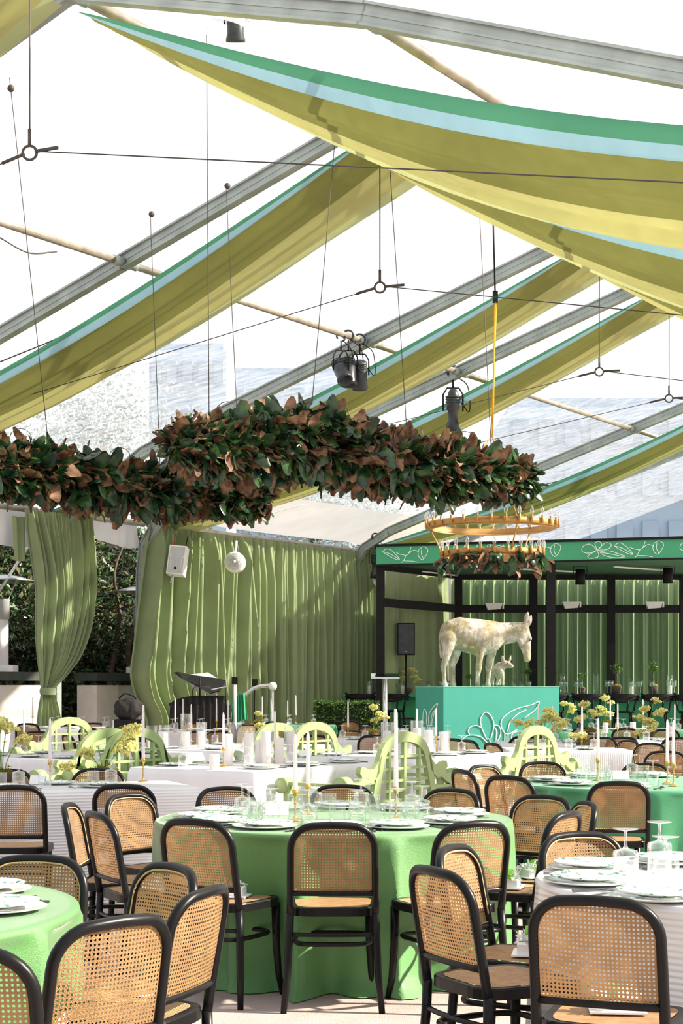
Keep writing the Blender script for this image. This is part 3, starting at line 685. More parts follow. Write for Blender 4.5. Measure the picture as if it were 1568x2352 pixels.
# ---------------------------------------------------------------- bar pavilion
F0, F1 = Vector((.73, 33.0)), Vector((8.2, 30.75)); fd = (F1-F0).normalized(); fang = math.atan2(fd.y, fd.x)
B0, B1 = Vector((2.5, 36.2)), Vector((8.6, 36.2))
def drawing(parent, strokes, m='line', r=.012):
    mb = MB()
    for s in strokes: mb.tube(spline(s, 5) if len(s) > 2 else s, r, 5)
    o_ = mb.build('line_drawing', M[m], parent); o_['kind'] = 'stuff'; return o_
def bar():
    root = empty('bar_canopy', (F0.x, F0.y, 0), fang, 'black-framed bar canopy with green fascia and white line flowers', 'bar canopy')
    inv = Matrix.Rotation(-fang, 4, 'Z') @ Matrix.Translation((-F0.x, -F0.y, 0))
    Lc = lambda x, y, z: inv @ Vector((x, y, z))
    L = (F1-F0).length; zt, zb = EYE+2.84, EYE+2.48
    MB().box((L/2, -.03, (zt+zb)/2), (L, .06, zt-zb)).build('fascia', M['fascia'], root)
    MB().box((L/2, -.03, zt+.025), (L+.04, .12, .05)).build('fascia_cap', M['black'], root)
    MB().box((L/2, -.05, zb-.02), (L+.04, .05, .03)).build('fascia_lip', M['black'], root)
    poly = [Lc(F0.x, F0.y, 0), Lc(F1.x, F1.y, 0), Lc(B1.x, B1.y, 0), Lc(B0.x, B0.y, 0)]
    z0, z1 = zb+.02, zb+.12
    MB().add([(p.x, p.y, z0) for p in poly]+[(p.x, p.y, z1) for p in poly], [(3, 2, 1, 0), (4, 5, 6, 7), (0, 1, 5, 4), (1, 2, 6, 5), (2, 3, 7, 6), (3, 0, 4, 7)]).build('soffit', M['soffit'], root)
    def flower(cx, cz, s, kind):
        E = lambda pts: [(cx+x*s*1.3, -.066, cz+z*s) for x, z in pts]
        if kind == 0:
            return [E([(-1.0, .3), (-.7, .1), (-.4, 0), (-.1, -.05), (.1, .1), (.3, .6), (.35, .9)]), E([(-2.3, .45), (-1.9, .75), (-1.5, .6), (-1.0, .0), (-.7, -.55), (-1.2, -.4), (-1.9, .1), (-2.3, .45)]),
                    E([(-2.2, .42), (-1.5, .1), (-.75, -.5)]), E([(.1, .1), (.6, .5), (1.1, .3)]), E([(1.1, .6), (1.5, .9), (1.9, .5), (1.7, -.2), (1.4, -.6), (1.1, -.3), (1.0, .2), (1.1, .6)]), E([(1.35, .7), (1.3, .1), (1.5, -.5)]), E([(-.1, -.05), (-.3, -.6), (-.5, -.9)]), E([(-.3, -.7), (.4, -.75), (1, -.9)])]
        return [E([(0, 0), (-.6, .7), (-1.2, .5), (-1.3, -.1), (-.7, -.3), (0, 0)]), E([(0, 0), (-.2, .8), (.2, .95), (.4, .5), (0, 0)]), E([(0, 0), (.7, .8), (1.2, .6), (.9, .1), (0, 0)]), E([(0, 0), (-.8, -.6), (-.6, -.9), (.1, -.7), (0, 0)]),
                E([(.2, -.2), (1.0, -.1), (1.9, -.5), (2.4, -.8), (1.5, -.9), (.6, -.6), (.2, -.2)]), E([(.3, -.25), (1.3, -.5), (2.2, -.78)])]
    st = []
    for k, x in enumerate((.65, 2.35, 3.35, 4.5, 5.35, 6.4, 7.3)): st += flower(x, (zt+zb)/2, .175, k % 2)
    drawing(root, st, r=.0075)
    # posts and rails
    def post(x, y, w_=.17, z=zb): p_ = Lc(x, y, 0); MB().box((p_.x, p_.y, z/2), (w_, w_, z), -fang).build('post', M['black'], root)
    P = [(.80, 33.08), (4.16, 32.05), (2.6, 35.9), (4.27, 35.9), (6.0, 35.9), (7.62, 35.9)]
    for x, y in P: post(x, y)
    def rail(a, b, z, h=.17):
        A, B = Lc(*a, z), Lc(*b, z); MB().beam(A, B, .12, h).build('rail', M['black'], root)
    rz_ = EYE+1.715
    rail(P[0], P[2], rz_); rail(P[2], P[3], rz_); rail(P[3], P[4], rz_); rail(P[4], P[5], rz_)
    for a, b in ((P[2], P[3]), (P[3], P[4]), (P[4], P[5])): rail(a, b, zb-.06, .12)
    rail(P[0], P[2], zb-.05, .1)
    for k, (a, b) in enumerate((((.95, 33.3), (2.55, 35.7)), ((3.6, 33.6), (5.1, 34.6)), ((5.6, 33.1), (7.0, 34.2)))):
        MB().beam(Lc(*a, zb-.04), Lc(*b, zb-.04), .05, .03).build('light_strip', M['white_plastic'], root)
    # stage platform
    return root
bar()
def back_curtain(x0, y0, x1, y1, zt, label, nf, seed, m='bar_curtain'):
    rr = random.Random(seed); ph = [rr.uniform(0, 6) for _ in range(4)]; d = Vector((x1-x0, y1-y0, 0)); n = Vector((-d.y, d.x, 0)).normalized(); o = Vector(((x0+x1)/2, (y0+y1)/2, 0))
    def fn(a, b):
        z = zt*(1-b)+.01; f = .06*math.sin(a*nf*TAU+ph[0]+.4*math.sin(b*3))+.035*math.sin(a*nf*2.3*TAU+ph[1])+.02*math.sin(a*nf*4.1*TAU)*(1-b)
        p = Vector((x0, y0, 0))+d*a+n*f*(.4+.6*min(1, b*4)); p.z = z; return p-o
    ob = MB().grid(fn, int(nf*16), 14).build('bar_curtain', M[m]); ob.location = o; tag(ob, label, 'curtain', 'sage curtains behind the bar'); return ob
back_curtain(.95, 34.2, 2.45, 36.6, EYE+2.44, 'olive curtain on the slanting side of the bar, behind the black speaker', 5, 1, 'curtain')
back_curtain(2.5, 36.75, 4.25, 36.75, EYE+2.40, 'sage curtain behind the standing donkey', 7, 2)
back_curtain(4.25, 36.75, 6.0, 36.75, EYE+2.40, 'sage curtain behind the donkey head side, in the middle bar bay', 7, 3)
back_curtain(6.0, 36.75, 8.6, 36.75, EYE+2.40, 'sage curtain in the bar bay farthest from the donkey', 10, 4)
struct(MB().box((4.9, 37.4, 2.0), (9.4, .1, 4.0)).build('wall_back', mat('tent_back_wall', '#d9d7d6', .8)))
# floor of the bar is one step up
struct(MB().add([(x, y, z) for z in (.001, .2) for x, y in ((-.2, 33.6), (8.6, 31.0), (8.6, 36.55), (2.4, 36.55))], [(4, 5, 6, 7), (0, 1, 5, 4), (1, 2, 6, 5), (2, 3, 7, 6), (3, 0, 4, 7)]).build('floor_stage', M['black']))
# counter: a long straight green bar top
CA, CB = Vector((.05, 34.55)), Vector((8.3, 32.1)); cd = (CB-CA).normalized(); cang = math.atan2(cd.y, cd.x); CZ = 1.27
root = empty('bar_counter', (CA.x, CA.y, .2), cang, 'long green bar counter running behind the plinth', 'counter'); cl = (CB-CA).length
MB().box((cl/2, .3, CZ-.2-.03), (cl, .75, .06)).build('countertop', M['counter'], root)
MB().box((cl/2, .35, (CZ-.26)/2), (cl-.1, .5, CZ-.26)).build('front_panel', M['counter'], root)
def oncounter(px, back=.15):
    r = (px-784)/3700; n = Vector((-cd.y, cd.x)); A = CA+n*back
    # ray x = r*y
    t = (r*A.y-A.x)/(cd.x-r*cd.y); p = A+cd*t; return Vector((p.x, p.y, CZ))
def stool():
    root = empty('bar_stool', (0, 0, 0)); w_ = .30
    arc = [(w_*1.05*math.cos(R(a)), w_*.75*math.sin(R(a)), .98+.05*math.cos(R(a*2))) for a in range(180, 361, 12)]
    MB().grid(lambda a, b: (w_*(1.05-.04*(b > .5))*math.cos(PI+PI*a), w_*.78*math.sin(PI+PI*a), .93+.12*b+.04*math.sin(PI*a)), 20, 2).tube(arc, .024, 8).tube([(x, y, z+.06) for x, y, z in arc], .026, 8).build('back_rail', M['black'], root)
    MB().lathe([(0, .70), (.22, .70), (.235, .72), (.22, .745), (0, .735)], 20).build('seat', M['black'], root)
    for x, y in ((-.25, -.1), (.25, -.1), (-.12, -.2), (.12, -.2)): MB().tube([(x*.9, y, .74), (x*1.08, y*1.1, .96)], .018, 6).build('spindle', M['black'], root)
    for x, y in ((-1, -1), (1, -1), (-1, 1), (1, 1)): MB().tube([(x*.15, y*.15, .71), (x*.22, y*.22, 0)], [.022, .016], 7).build('leg', M['black'], root)
    MB().tube([(.19*math.cos(a*TAU/16), .19*math.sin(a*TAU/16), .25) for a in range(16)], .011, 6, closed=True).build('footrest', M['black'], root)
    return root
stl = stool()
for i, px in enumerate((828, 905, 1270, 1350, 1430, 1510, 1585)):
    q = oncounter(px, -.42); o = place(stl, (q.x, q.y, .2), cang); auto(o, 'black bar stool with curved back', 'the raised bar', 'stool', 'black stools along the bar')
def sm_speaker(px, pyc, Y, w_, h_, label):
    p = at(px, pyc, Y); root = empty('bar_speaker', (p.x, p.y, .2), 0, label, 'speaker')
    MB().box((0, 0, p.z-.2), (w_, .3, h_)).build('cabinet', M['black'], root); MB().box((0, -.155, p.z-.2), (w_*.88, .015, h_*.92)).build('grille', M['fixture'], root)
    MB().tube([(0, 0, 0), (0, 0, p.z-.2-h_/2)], .02, 8).build('pole', M['black'], root)
    MB().box((.0, -.165, p.z-.2-h_*.4), (.03, .01, .02)).build('badge', M['grille'], root)
    for k in range(3): a = k*TAU/3; MB().tube([(0, 0, .5), (.3*math.cos(a), .3*math.sin(a), .0)], .012, 6).build('leg', M['black'], root)
sm_speaker(932, 1468, 34.3, .37, .68, 'black loudspeaker on a pole behind the glass lectern')
for i, (px, py) in enumerate(((1133, 1393), (1310, 1390), (1500, 1390))):
    p = at(px, py, 35.7); r2 = empty('flood_light', p, 0, 'white box floodlight on the bar rail, %s from the donkey side' % ('first', 'second', 'third')[i], 'floodlight', 'white floodlights on the bar rail')
    MB().prism([(-.19, .07), (.19, .07), (.15, -.06), (-.13, -.08)], -.1, .05).build('housing', M['white_plastic'], r2)
    MB().box((.21, -.02, .01), (.03, .12, .12)).build('end_plate', M['white_plastic'], r2)
for i, (px, py) in enumerate(((1332, 1325), (1533, 1322))):
    p = at(px, py, 33.8); r2 = empty('can_light', p, 0, 'black can light under the bar canopy, %s' % ('nearer the donkey', 'farther from the donkey')[i], 'stage light', 'can lights under the canopy')
    MB().lathe([(0, .16), (.1, .16), (.105, -.16), (.09, -.16), (.09, .0), (0, .0)], 16).build('can', M['black'], r2)
    MB().tube([(-.14, 0, -.02), (-.14, 0, .22), (.14, 0, .22), (.14, 0, -.02)], .01, 6).build('yoke', M['black'], r2)
    MB().box((0, 0, .26), (.06, .05, .10)).build('clamp', M['fixture'], r2)
# tableware on the bar
def wineglass():
    root = empty('wine_glass'); MB().lathe([(0, .002), (.035, .002), (.033, .006), (.005, .012), (.004, .10), (.012, .112), (.034, .125), (.037, .21), (.035, .21), (.032, .128), (0, .118)], 16).build('bowl_and_stem', M['glass'], root)
    return root
def glass_obj(name, prof, m='glass', n=18):
    return MB().lathe(prof, n).build(name, M[m])
wg = MB().lathe([(0, .002), (.036, .002), (.034, .006), (.005, .012), (.004, .11), (.012, .12), (.036, .135), (.039, .225), (.037, .225), (.034, .138), (0, .126)], 16).build('wine_glass', M['glass'])
for i, px in enumerate((1288, 1298, 1322, 1333, 1394, 1403, 1448, 1462, 1470, 1497, 1535, 1548, 1215, 1012, 1028, 905, 1155)):
    q = oncounter(px, .05+.12*(i % 2)); o = place(wg, q, 0, 1.25); auto(o, 'clear stemmed wine glass', 'the bar counter', 'wine glass', 'wine glasses on the bar counter')
cyl = MB().lathe([(.055, 0), (.06, .0), (.06, .34), (.057, .34), (.055, .004), (0, .004)], 20).build('glass_cylinder', M['glass_thin'])
pil = MB().lathe([(0, 0), (.04, 0), (.041, .005), (.041, .20), (.036, .207), (.02, .202), (0, .198)], 18).build('pillar_candle', M['wax'])
for i, (px, hh) in enumerate(((848, .7), (899, .7), (924, .7), (1292, 1.1), (1368, 1.1), (1449, .8), (1538, 1.0), (985, .7), (1110, .7), (1180, .8), (1196, .8))):
    q = oncounter(px, .25); o = place(cyl, q, 0, 1.0); o.scale = (.9, .9, hh*1.15); auto(o, 'clear glass cylinder', 'the bar counter', 'glass vase', 'glass cylinders on the bar')
    if hh < 1.05: o = place(pil, q+Vector((0, 0, .008)), 0, 1.0); o.scale = (.95, .95, .85); auto(o, 'white pillar candle', 'the bar counter', 'candle', 'pillar candles on the bar')
def topiary():
    root = empty('topiary'); MB().lathe([(0, 0), (.055, 0), (.075, .13), (.065, .13), (0, .115)], 16).build('pot', M['pot'], root)
    MB().ball((0, 0, .13), .065, 10, 6, (1, 1, .5)).build('moss', M['moss'], root)
    MB().tube([(0, 0, .13), (.01, 0, .25), (0, 0, .36)], .007, 6).build('stem', M['bark'], root)
    f = leafcloud('crown', 260, lambda r: Vector((r.gauss(0, .04), r.gauss(0, .04), .4+r.gauss(0, .03))), .035, M['box_leaf'], root, seed=8); f['kind'] = 'stuff'
    return root
tp = topiary()
for i, (px, s_) in enumerate(((1336, 1.0), (1416, 1.35), (1500, 1.4), (1268, 1.3), (1078, .95), (1211, 1.2))):
    q = oncounter(px, .3); o = place(tp, q, i, s_); auto(o, 'small potted topiary ball', 'the bar counter', 'potted plant', 'topiaries on the bar counter')
# crates under the bar
for k, px in enumerate((915, 938)):
    p = at(px, 1648, 31.0); r2 = empty('black_crate', (p.x, p.y, 0), 0, 'black plastic crate stacked beside the plinth, %s the hedge' % ('nearer', 'farther from')[k], 'crate')
    for j in range(3):
        mb = MB(); z0 = .28*j+.02
        for s_ in (-1, 1): mb.box((0, s_*.13, z0+.02), (.2, .02, .03)); mb.box((0, s_*.13, z0+.24), (.2, .02, .03))
        for q in range(7): mb.box((-.09+.03*q, -.13, z0+.13), (.01, .02, .22))
        mb.box((0, 0, z0+.01), (.2, .26, .015)); mb.box((-.1, 0, z0+.13), (.01, .27, .25)); mb.box((.1, 0, z0+.13), (.01, .27, .25)); mb.build('crate_tier', M['black'], r2)
# box hedge
hA, hB = at(722, 1611, 29.4), at(868, 1611, 29.4); hc = Vector(((hA.x+hB.x)/2, 29.75, 0)); hw = hB.x-hA.x; hz = hA.z
root = empty('box_hedge', hc, 0, 'clipped green box hedge in front of the bar end', 'hedge')
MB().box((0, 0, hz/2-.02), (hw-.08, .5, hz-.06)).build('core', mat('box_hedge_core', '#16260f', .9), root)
def bx(r):
    f = r.random()
    if f < .35: return Vector((r.uniform(-hw/2, hw/2), r.uniform(-.27, .27), hz-.02+r.uniform(-.03, .02)))
    if f < .85: return Vector((r.uniform(-hw/2, hw/2), -.26+r.uniform(-.02, .03), r.uniform(0, hz)))
    return Vector((r.choice((-1, 1))*hw/2+r.uniform(-.02, .02), r.uniform(-.27, .27), r.uniform(0, hz)))
f = leafcloud('foliage', 9000, bx, .045, M['box_leaf'], root, seed=12); f['kind'] = 'stuff'
# lectern
p = at(884, 1553, 28.6); root = empty('glass_lectern', (p.x, p.y, 0), 0, 'clear glass lectern on a steel post behind the hedge end', 'lectern')
MB().tube([(0, 0, .02), (0, 0, p.z-.05)], .045, 10).build('post', M['steel'], root)
MB().lathe([(0, .0), (.22, 0), (.22, .02), (0, .03)], 24).build('base', M['steel'], root)
mb = MB().box((0, 0, 0), (.5, .36, .014), M4=Matrix.Translation((0, 0, p.z)) @ Matrix.Rotation(R(14), 4, 'X') @ Matrix.Diagonal((1, 1, 1, 1))); mb.build('top', M['bulb'], root)
MB().box((0, -.17, p.z-.03), (.5, .02, .03)).build('lip', M['steel'], root)

# ---------------------------------------------------------------- plinth and the stone donkeys
PY = 26.6; pa = at(1018, 1578, 26.3); pang = R(15); pl = 2.03; PZ = 1.425
root = empty('plinth', (pa.x, pa.y, 0), pang, 'teal rectangular plinth with white line flowers under the donkeys', 'plinth')
MB().box((pl/2, .75, PZ/2), (pl, 1.5, PZ)).build('box', M['teal'], root)
MB().box((pl/2, .75, PZ+.006), (pl+.01, 1.51, .012)).build('top_board', mat('pale_teal_edge', '#7fc4b0', .6), root)
def pk(pts):                                                     # front face to the right of the corner, left face before it
    o_ = []
    for x, y in pts:
        z = PZ-(y-1579)/137
        o_.append(((x-1018)*2.03/266, -.006, z) if x >= 1018 else (-.006, (1018-x)/65*1.5, z))
    return o_
Z4 = lambda L: [(900+x/4.9, 1600+y/4.9) for x, y in L]
dr = [Z4([(1055, 470), (1000, 340), (990, 240), (1040, 175), (1100, 210), (1135, 290), (1130, 370), (1100, 470)]), Z4([(1000, 345), (940, 320), (870, 340), (850, 380), (865, 425), (840, 430), (790, 470), (790, 560)]), Z4([(865, 425), (930, 428), (1000, 450), (1050, 500), (1100, 560)]),
      Z4([(1140, 320), (1190, 325), (1215, 380), (1205, 440), (1180, 490)]), Z4([(1140, 340), (1165, 380), (1160, 490)]), Z4([(1055, 470), (1090, 475), (1095, 560)]),
      Z4([(1260, 410), (1220, 330), (1230, 250), (1310, 180), (1420, 130), (1560, 95), (1650, 60), (1600, 150), (1480, 240)]), Z4([(1290, 390), (1320, 280), (1400, 200), (1500, 150)]), Z4([(1260, 410), (1310, 415), (1400, 365)]), Z4([(1260, 410), (1255, 560)]),
      Z4([(1330, 480), (1350, 410), (1430, 385), (1470, 400)]),
      Z4([(350, 300), (355, 200), (370, 145), (395, 200), (395, 300), (410, 350)]), Z4([(420, 320), (420, 220), (450, 150), (515, 75), (505, 130), (460, 200), (440, 330)]), Z4([(320, 300), (345, 283), (365, 310)]), Z4([(450, 330), (465, 250), (490, 160)])]
drawing(root, [pk(s) for s in dr], r=.009)

def statue(name, segs, ears, label, loc, rz, scl, eyes, vox=.016, grooves=None):
    me = bpy.data.meshes.new(name); mb = MB()
    for chain in segs:
        for (a, b) in zip(chain[:-1], chain[1:]):
            A, B = Vector(a[:3]), Vector(b[:3]); n = max(2, int((B-A).length/(min(a[3], b[3])*.22+.004)))
            for k in range(n+1):
                t = k/n; r_ = a[3]+(b[3]-a[3])*t; ys = (a[4] if len(a) > 4 else 1)*(1-t)+(b[4] if len(b) > 4 else 1)*t
                mb.ball(A.lerp(B, t), r_, 14, 9, (1, ys, 1))
    for (base, tip, wd, th) in ears:
        A, B = Vector(base), Vector(tip)
        for k in range(9):
            t = k/8; q = A.lerp(B, t); hw_ = wd*(math.sin(PI*(t*.86+.12))**.8)*.5; mb.ball(q, max(hw_, .012), 10, 7, (1, th, 1))
    ob = mb.build(name, M['stone']); ob.location = loc; ob.rotation_euler = (0, 0, rz); ob.scale = (scl,)*3
    rm = ob.modifiers.new('r', 'REMESH'); rm.mode = 'VOXEL'; rm.voxel_size = vox; rm.use_smooth_shade = True
    s_ = ob.modifiers.new('s', 'SMOOTH'); s_.iterations = 5; s_.factor = .5
    dg = bpy.context.evaluated_depsgraph_get(); nm_ = bpy.data.meshes.new_from_object(ob.evaluated_get(dg)); ob.modifiers.clear()
    if grooves:
        for v in nm_.vertices: v.co = grooves(v.co)
    ob.data = nm_; nm_.polygons.foreach_set('use_smooth', [True]*len(nm_.polygons)); nm_.update()
    for e in eyes: MB().ball(e[:3], e[3], 8, 6).build('eye', M['bark'], ob)
    tag(ob, label, 'statue'); return ob
kz = 1/(5.807*139)
def dk(x, y, r_, yo=0, ys=1): return ((x-780)*kz, yo, (1152-y)*kz, r_*kz, ys)
chains = [
    [dk(262, 440, 100, 0, .9), dk(330, 430, 170, 0, .9), dk(440, 450, 222, 0, .82), dk(580, 480, 235, 0, .85), dk(700, 500, 248, 0, .86), dk(800, 495, 230, 0, .82), dk(890, 465, 180, 0, .75)],
    [dk(880, 455, 180, 0, .7), dk(1000, 455, 145, 0, .62), dk(1120, 450, 130, 0, .6), dk(1230, 420, 108, -.03, .68)],
    [dk(1290, 390, 84, -.04, .8), dk(1290, 480, 98, -.05, .72), dk(1300, 560, 92, -.055, .66), dk(1322, 650, 68, -.06, .7), dk(1334, 720, 56, -.07, .85), dk(1336, 780, 52, -.07, .95)],
    [dk(1350, 470, 30, -.10, 1), dk(1372, 520, 22, -.12, 1)], [dk(1235, 540, 46, -.09, .8), dk(1255, 580, 36, -.10, .8)],
    [dk(280, 520, 125, -.12, .7), dk(248, 660, 75, -.14, .9), dk(225, 780, 50, -.14), dk(188, 885, 42, -.14), dk(197, 975, 33, -.14), dk(205, 1080, 29, -.14), dk(212, 1125, 37, -.14), dk(214, 1136, 38, -.14)],
    [dk(360, 560, 120, .12, .7), dk(410, 690, 66, .14, .9), dk(392, 780, 50, .14), dk(352, 875, 42, .14), dk(366, 975, 32, .14), dk(370, 1070, 29, .14), dk(374, 1130, 36, .14), dk(376, 1138, 36, .14)],
    [dk(690, 560, 120, -.13, .7), dk(676, 680, 66, -.15, .9), dk(672, 800, 46, -.15), dk(664, 895, 47, -.15), dk(652, 990, 33, -.15), dk(648, 1080, 32, -.15), dk(648, 1128, 40, -.15), dk(648, 1136, 40, -.15)],
    [dk(860, 560, 110, .13, .7), dk(892, 700, 64, .15, .9), dk(868, 800, 50, .15), dk(852, 890, 50, .15), dk(846, 990, 36, .15), dk(842, 1080, 33, .15), dk(840, 1128, 41, .15), dk(840, 1136, 41, .15)],
    [dk(190, 400, 26, 0), dk(166, 520, 22, .0), dk(172, 640, 20, 0), dk(186, 760, 24, 0)],
    [dk(1000, 345, 50, 0, .45), dk(1120, 345, 52, 0, .45), dk(1230, 335, 48, -.02, .5), dk(1320, 330, 40, -.03, .6)],
]
def mane(c):
    x, z = c.x/kz+780, 1152-c.z/kz
    if 860 < x < 1300 and z < 470:
        f = max(0, 1-abs(z-350)/140); n = math.sin(x*.16+z*.11)*.006*f; return c+Vector((0, -n if c.y < 0 else n, 0))
    return c
dloc = at(980+780/5.807, 1578, PY); yy = 27.15
statue('stone_donkey', chains, [(dk(1310, 300, 1, -.08)[:3], dk(1350, 148, 1, -.07)[:3], 84*kz, .45), (dk(1368, 345, 1, -.0)[:3], dk(1410, 190, 1, .02)[:3], 74*kz, .5)],
       'life-size pale stone donkey with mossy patches standing on the teal plinth', (dloc.x*(yy+.12)/PY, yy+.12, PZ+.012), R(7), (yy+.12)/PY, [(*dk(1362, 535, 1, -.125)[:3], .017)], grooves=mane)
fk = [
    [dk(915, 940, 48, .1), dk(940, 960, 62, .0), dk(975, 930, 60, -.06)],
    [dk(960, 900, 62, -.04), dk(1010, 885, 52, -.06)],
    [dk(1040, 865, 52, -.08), dk(1085, 875, 40, -.10), dk(1120, 890, 26, -.12)],
    [dk(905, 960, 38, .1), dk(890, 1050, 24, .1), dk(880, 1128, 20, .1)],
    [dk(940, 980, 48, -.02), dk(955, 1060, 26, -.04), dk(930, 1128, 22, -.05)],
    [dk(985, 960, 44, -.1), dk(1000, 1050, 24, -.1), dk(1003, 1128, 20, -.1)],
    [dk(975, 960, 40, .04), dk(985, 1050, 22, .05), dk(975, 1128, 19, .05)],
]
statue('stone_foal', fk, [(dk(1005, 830, 1, -.1)[:3], dk(1000, 752, 1, -.1)[:3], 58*kz, .5), (dk(1095, 830, 1, -.06)[:3], dk(1116, 748, 1, -.05)[:3], 42*kz, .5)],
       'small pale stone foal with pricked ears beside the donkey front legs', (dloc.x*(yy-.12)/PY, yy-.12, PZ+.022), 0, (yy-.12)/PY, [(*dk(1062, 850, 1, -.145)[:3], .009)], vox=.010)

# ---------------------------------------------------------------- piano, bag, stands by the left curtain
p0 = at(470, 1650, 27.2); root = empty('grand_piano', (p0.x, p0.y, 0), 0, 'black-draped piano with raised angular lid before the olive curtain', 'piano')
P3 = lambda px, py, dy=0: at(px, py, 27.2)+Vector((0, dy, 0))-Vector((p0.x, p0.y, 0))
def slab(parent, name, pts, m, dy0=0, th=.05):
    A = [P3(x, y, dy0) for x, y in pts]; B = [a+Vector((0, th, 0)) for a in A]; n = len(A)
    return MB().add(A+B, [tuple(range(n)), tuple(range(2*n-1, n-1, -1))]+[(i, n+i, n+(i+1) % n, (i+1) % n) for i in range(n)]).build(name, M[m], parent)
def lidpart(nm_, pts, m, th=.035):                               # lid leaf leaning back: depth grows with height
    A = [P3(x, y, dd) for x, y, dd in pts]; B = [a+Vector((0, th, .0)) for a in A]; n = len(A)
    MB().add(A+B, [tuple(range(n)), tuple(range(2*n-1, n-1, -1))]+[(i, n+i, n+(i+1) % n, (i+1) % n) for i in range(n)]).build(nm_, M[m], root)
lidpart('lid', [(399, 1545, -.1), (410, 1543, -.1), (440, 1550, -.05), (495, 1557, 0), (518, 1563, 0), (519, 1570, 0), (505, 1588, -.1), (492, 1597, -.2), (482, 1590, -.25), (455, 1577, -.25), (425, 1562, -.2)], 'black')
lidpart('lid_lining', [(436, 1549, .1), (475, 1544, .2), (496, 1557, .1), (495, 1565, 0), (440, 1560, 0)], 'grille')
lidpart('lid_lining', [(430, 1563, -.05), (455, 1577, -.15), (485, 1591, -.15), (465, 1592, -.1), (450, 1588, -.05)], 'grille')
slab(root, 'keyboard_case', [(388, 1616), (405, 1609), (450, 1598), (515, 1598), (512, 1612), (450, 1622), (390, 1621)], 'black', -.1, .7)
MB().grid(lambda a, b: P3(392+(530-392)*a+(-8+16*a)*b, 1618-20*math.sin(PI*min(1, max(0, a*1.1)))**.5*(1-b)+0*b, -.05*math.sin(a*60)*b-.1)+Vector((0, 0, -b*(P3(400, 1618).z-.02) if True else 0)), 60, 8).build('cloth_skirt', M['black_cloth'], root)
MB().tube([P3(461, 1598, -.2), P3(461, 1556, -.2)], .014, 6).build('stand_pole', M['black'], root)
MB().tube([P3(517, 1625, .1), P3(517, 1575, .1)], .012, 6).build('stand_pole', M['black'], root)
MB().tube([P3(489, 1584, -.35), P3(522, 1577, -.1)], .010, 6).build('microphone_boom', M['steel'], root)
MB().tube([P3(444, 1600, -.2), P3(444, 1585, -.2), P3(456, 1572, -.2)], .007, 6).build('cable', M['black'], root)
p = at(296, 1630, 26.6); root = empty('equipment_bag', (p.x, p.y, 0), 0, 'crumpled black equipment bag on a case beside the stucco pier', 'bag')
bz = .9; 
def bagf(a, b):
    th = a*TAU; ph = b*PI; q = Vector((.24*math.sin(ph)**.5*math.cos(th), .2*math.sin(ph)**.5*math.sin(th), -.17*math.cos(ph))); q += q.normalized()*.05*noise.noise(q*9); return q+Vector((0, 0, bz+.17))
MB().grid(bagf, 28, 14, closed=True).build('body', M['black_cloth'], root)
MB().box((0, 0, bz/2-.0), (.46, .4, bz-.01)).build('case', M['black'], root)
for x in (-.23, .23):
    MB().box((x, -.2, bz/2), (.02, .02, bz-.02)).build('case_edge', M['steel'], root)
MB().tube(spline([(-.15, -.1, bz+.34), (-.05, -.12, bz+.42), (.08, -.1, bz+.38), (.14, -.1, bz+.33)], 5), .012, 6).build('strap', M['black'], root)
def pole(px, y0, Y, label, m='white_plastic', r_=.03, extra=None):
    p = at(px, y0, Y); root = empty('light_stand', (p.x, p.y, 0), 0, label, 'stand'); MB().tube([(0, 0, .02), (0, 0, p.z-.1)], r_, 8).build('pole', M[m], root)
    MB().box((0, 0, p.z-.06), (.1, .08, .12)).build('head', M['black'], root)
    for k in range(3): a = k*TAU/3+.5; MB().tube([(0, 0, .45), (.35*math.cos(a), .35*math.sin(a), .015)], .014, 6).build('leg', M[m], root)
pole(539, 1555, 27.6, 'white telescopic stand with black head right of the piano')
pole(585, 1560, 28.0, 'thin black stand in front of the curtain parting', 'black', .018)
A_ = at(620, 1575, 27.9); root = empty('arched_rail', (A_.x, A_.y, 0), 0, 'curved polished steel rail arm with white joint and post', 'rail')
q = lambda px, py: at(px, py, 27.9)-Vector((A_.x, A_.y, 0))
MB().tube(spline([q(520, 1655), q(545, 1612), q(562, 1595), q(590, 1578), q(622, 1574)], 6), .035, 10).build('arm', M['steel'], root)
MB().tube([q(624, 1575), Vector((q(624, 1575).x, q(624, 1575).y, .0))], .035, 10).build('post', M['steel'], root)
T = Matrix.Translation(q(626, 1576)) @ Matrix.Rotation(R(90), 4, 'X'); MB().lathe([(0, -.04), (.07, -.04), (.075, 0), (.07, .05), (0, .05)], 20, M4=T).build('joint', M['white_plastic'], root)
def scarf(a, b):
    s = at(534+28*a+10*b*(a-.2), 1598+4*math.sin(a*5)+60*b, 27.85); return s+Vector((0, -.06-.05*math.sin(a*30+b*2)-.02*b, .03*math.sin(a*3)))
tag(MB().grid(lambda a, b: scarf(a, b), 44, 10).build('green_scarf', M['green_scarf']), 'jade green cloth draped over the curved steel arm', 'cloth')

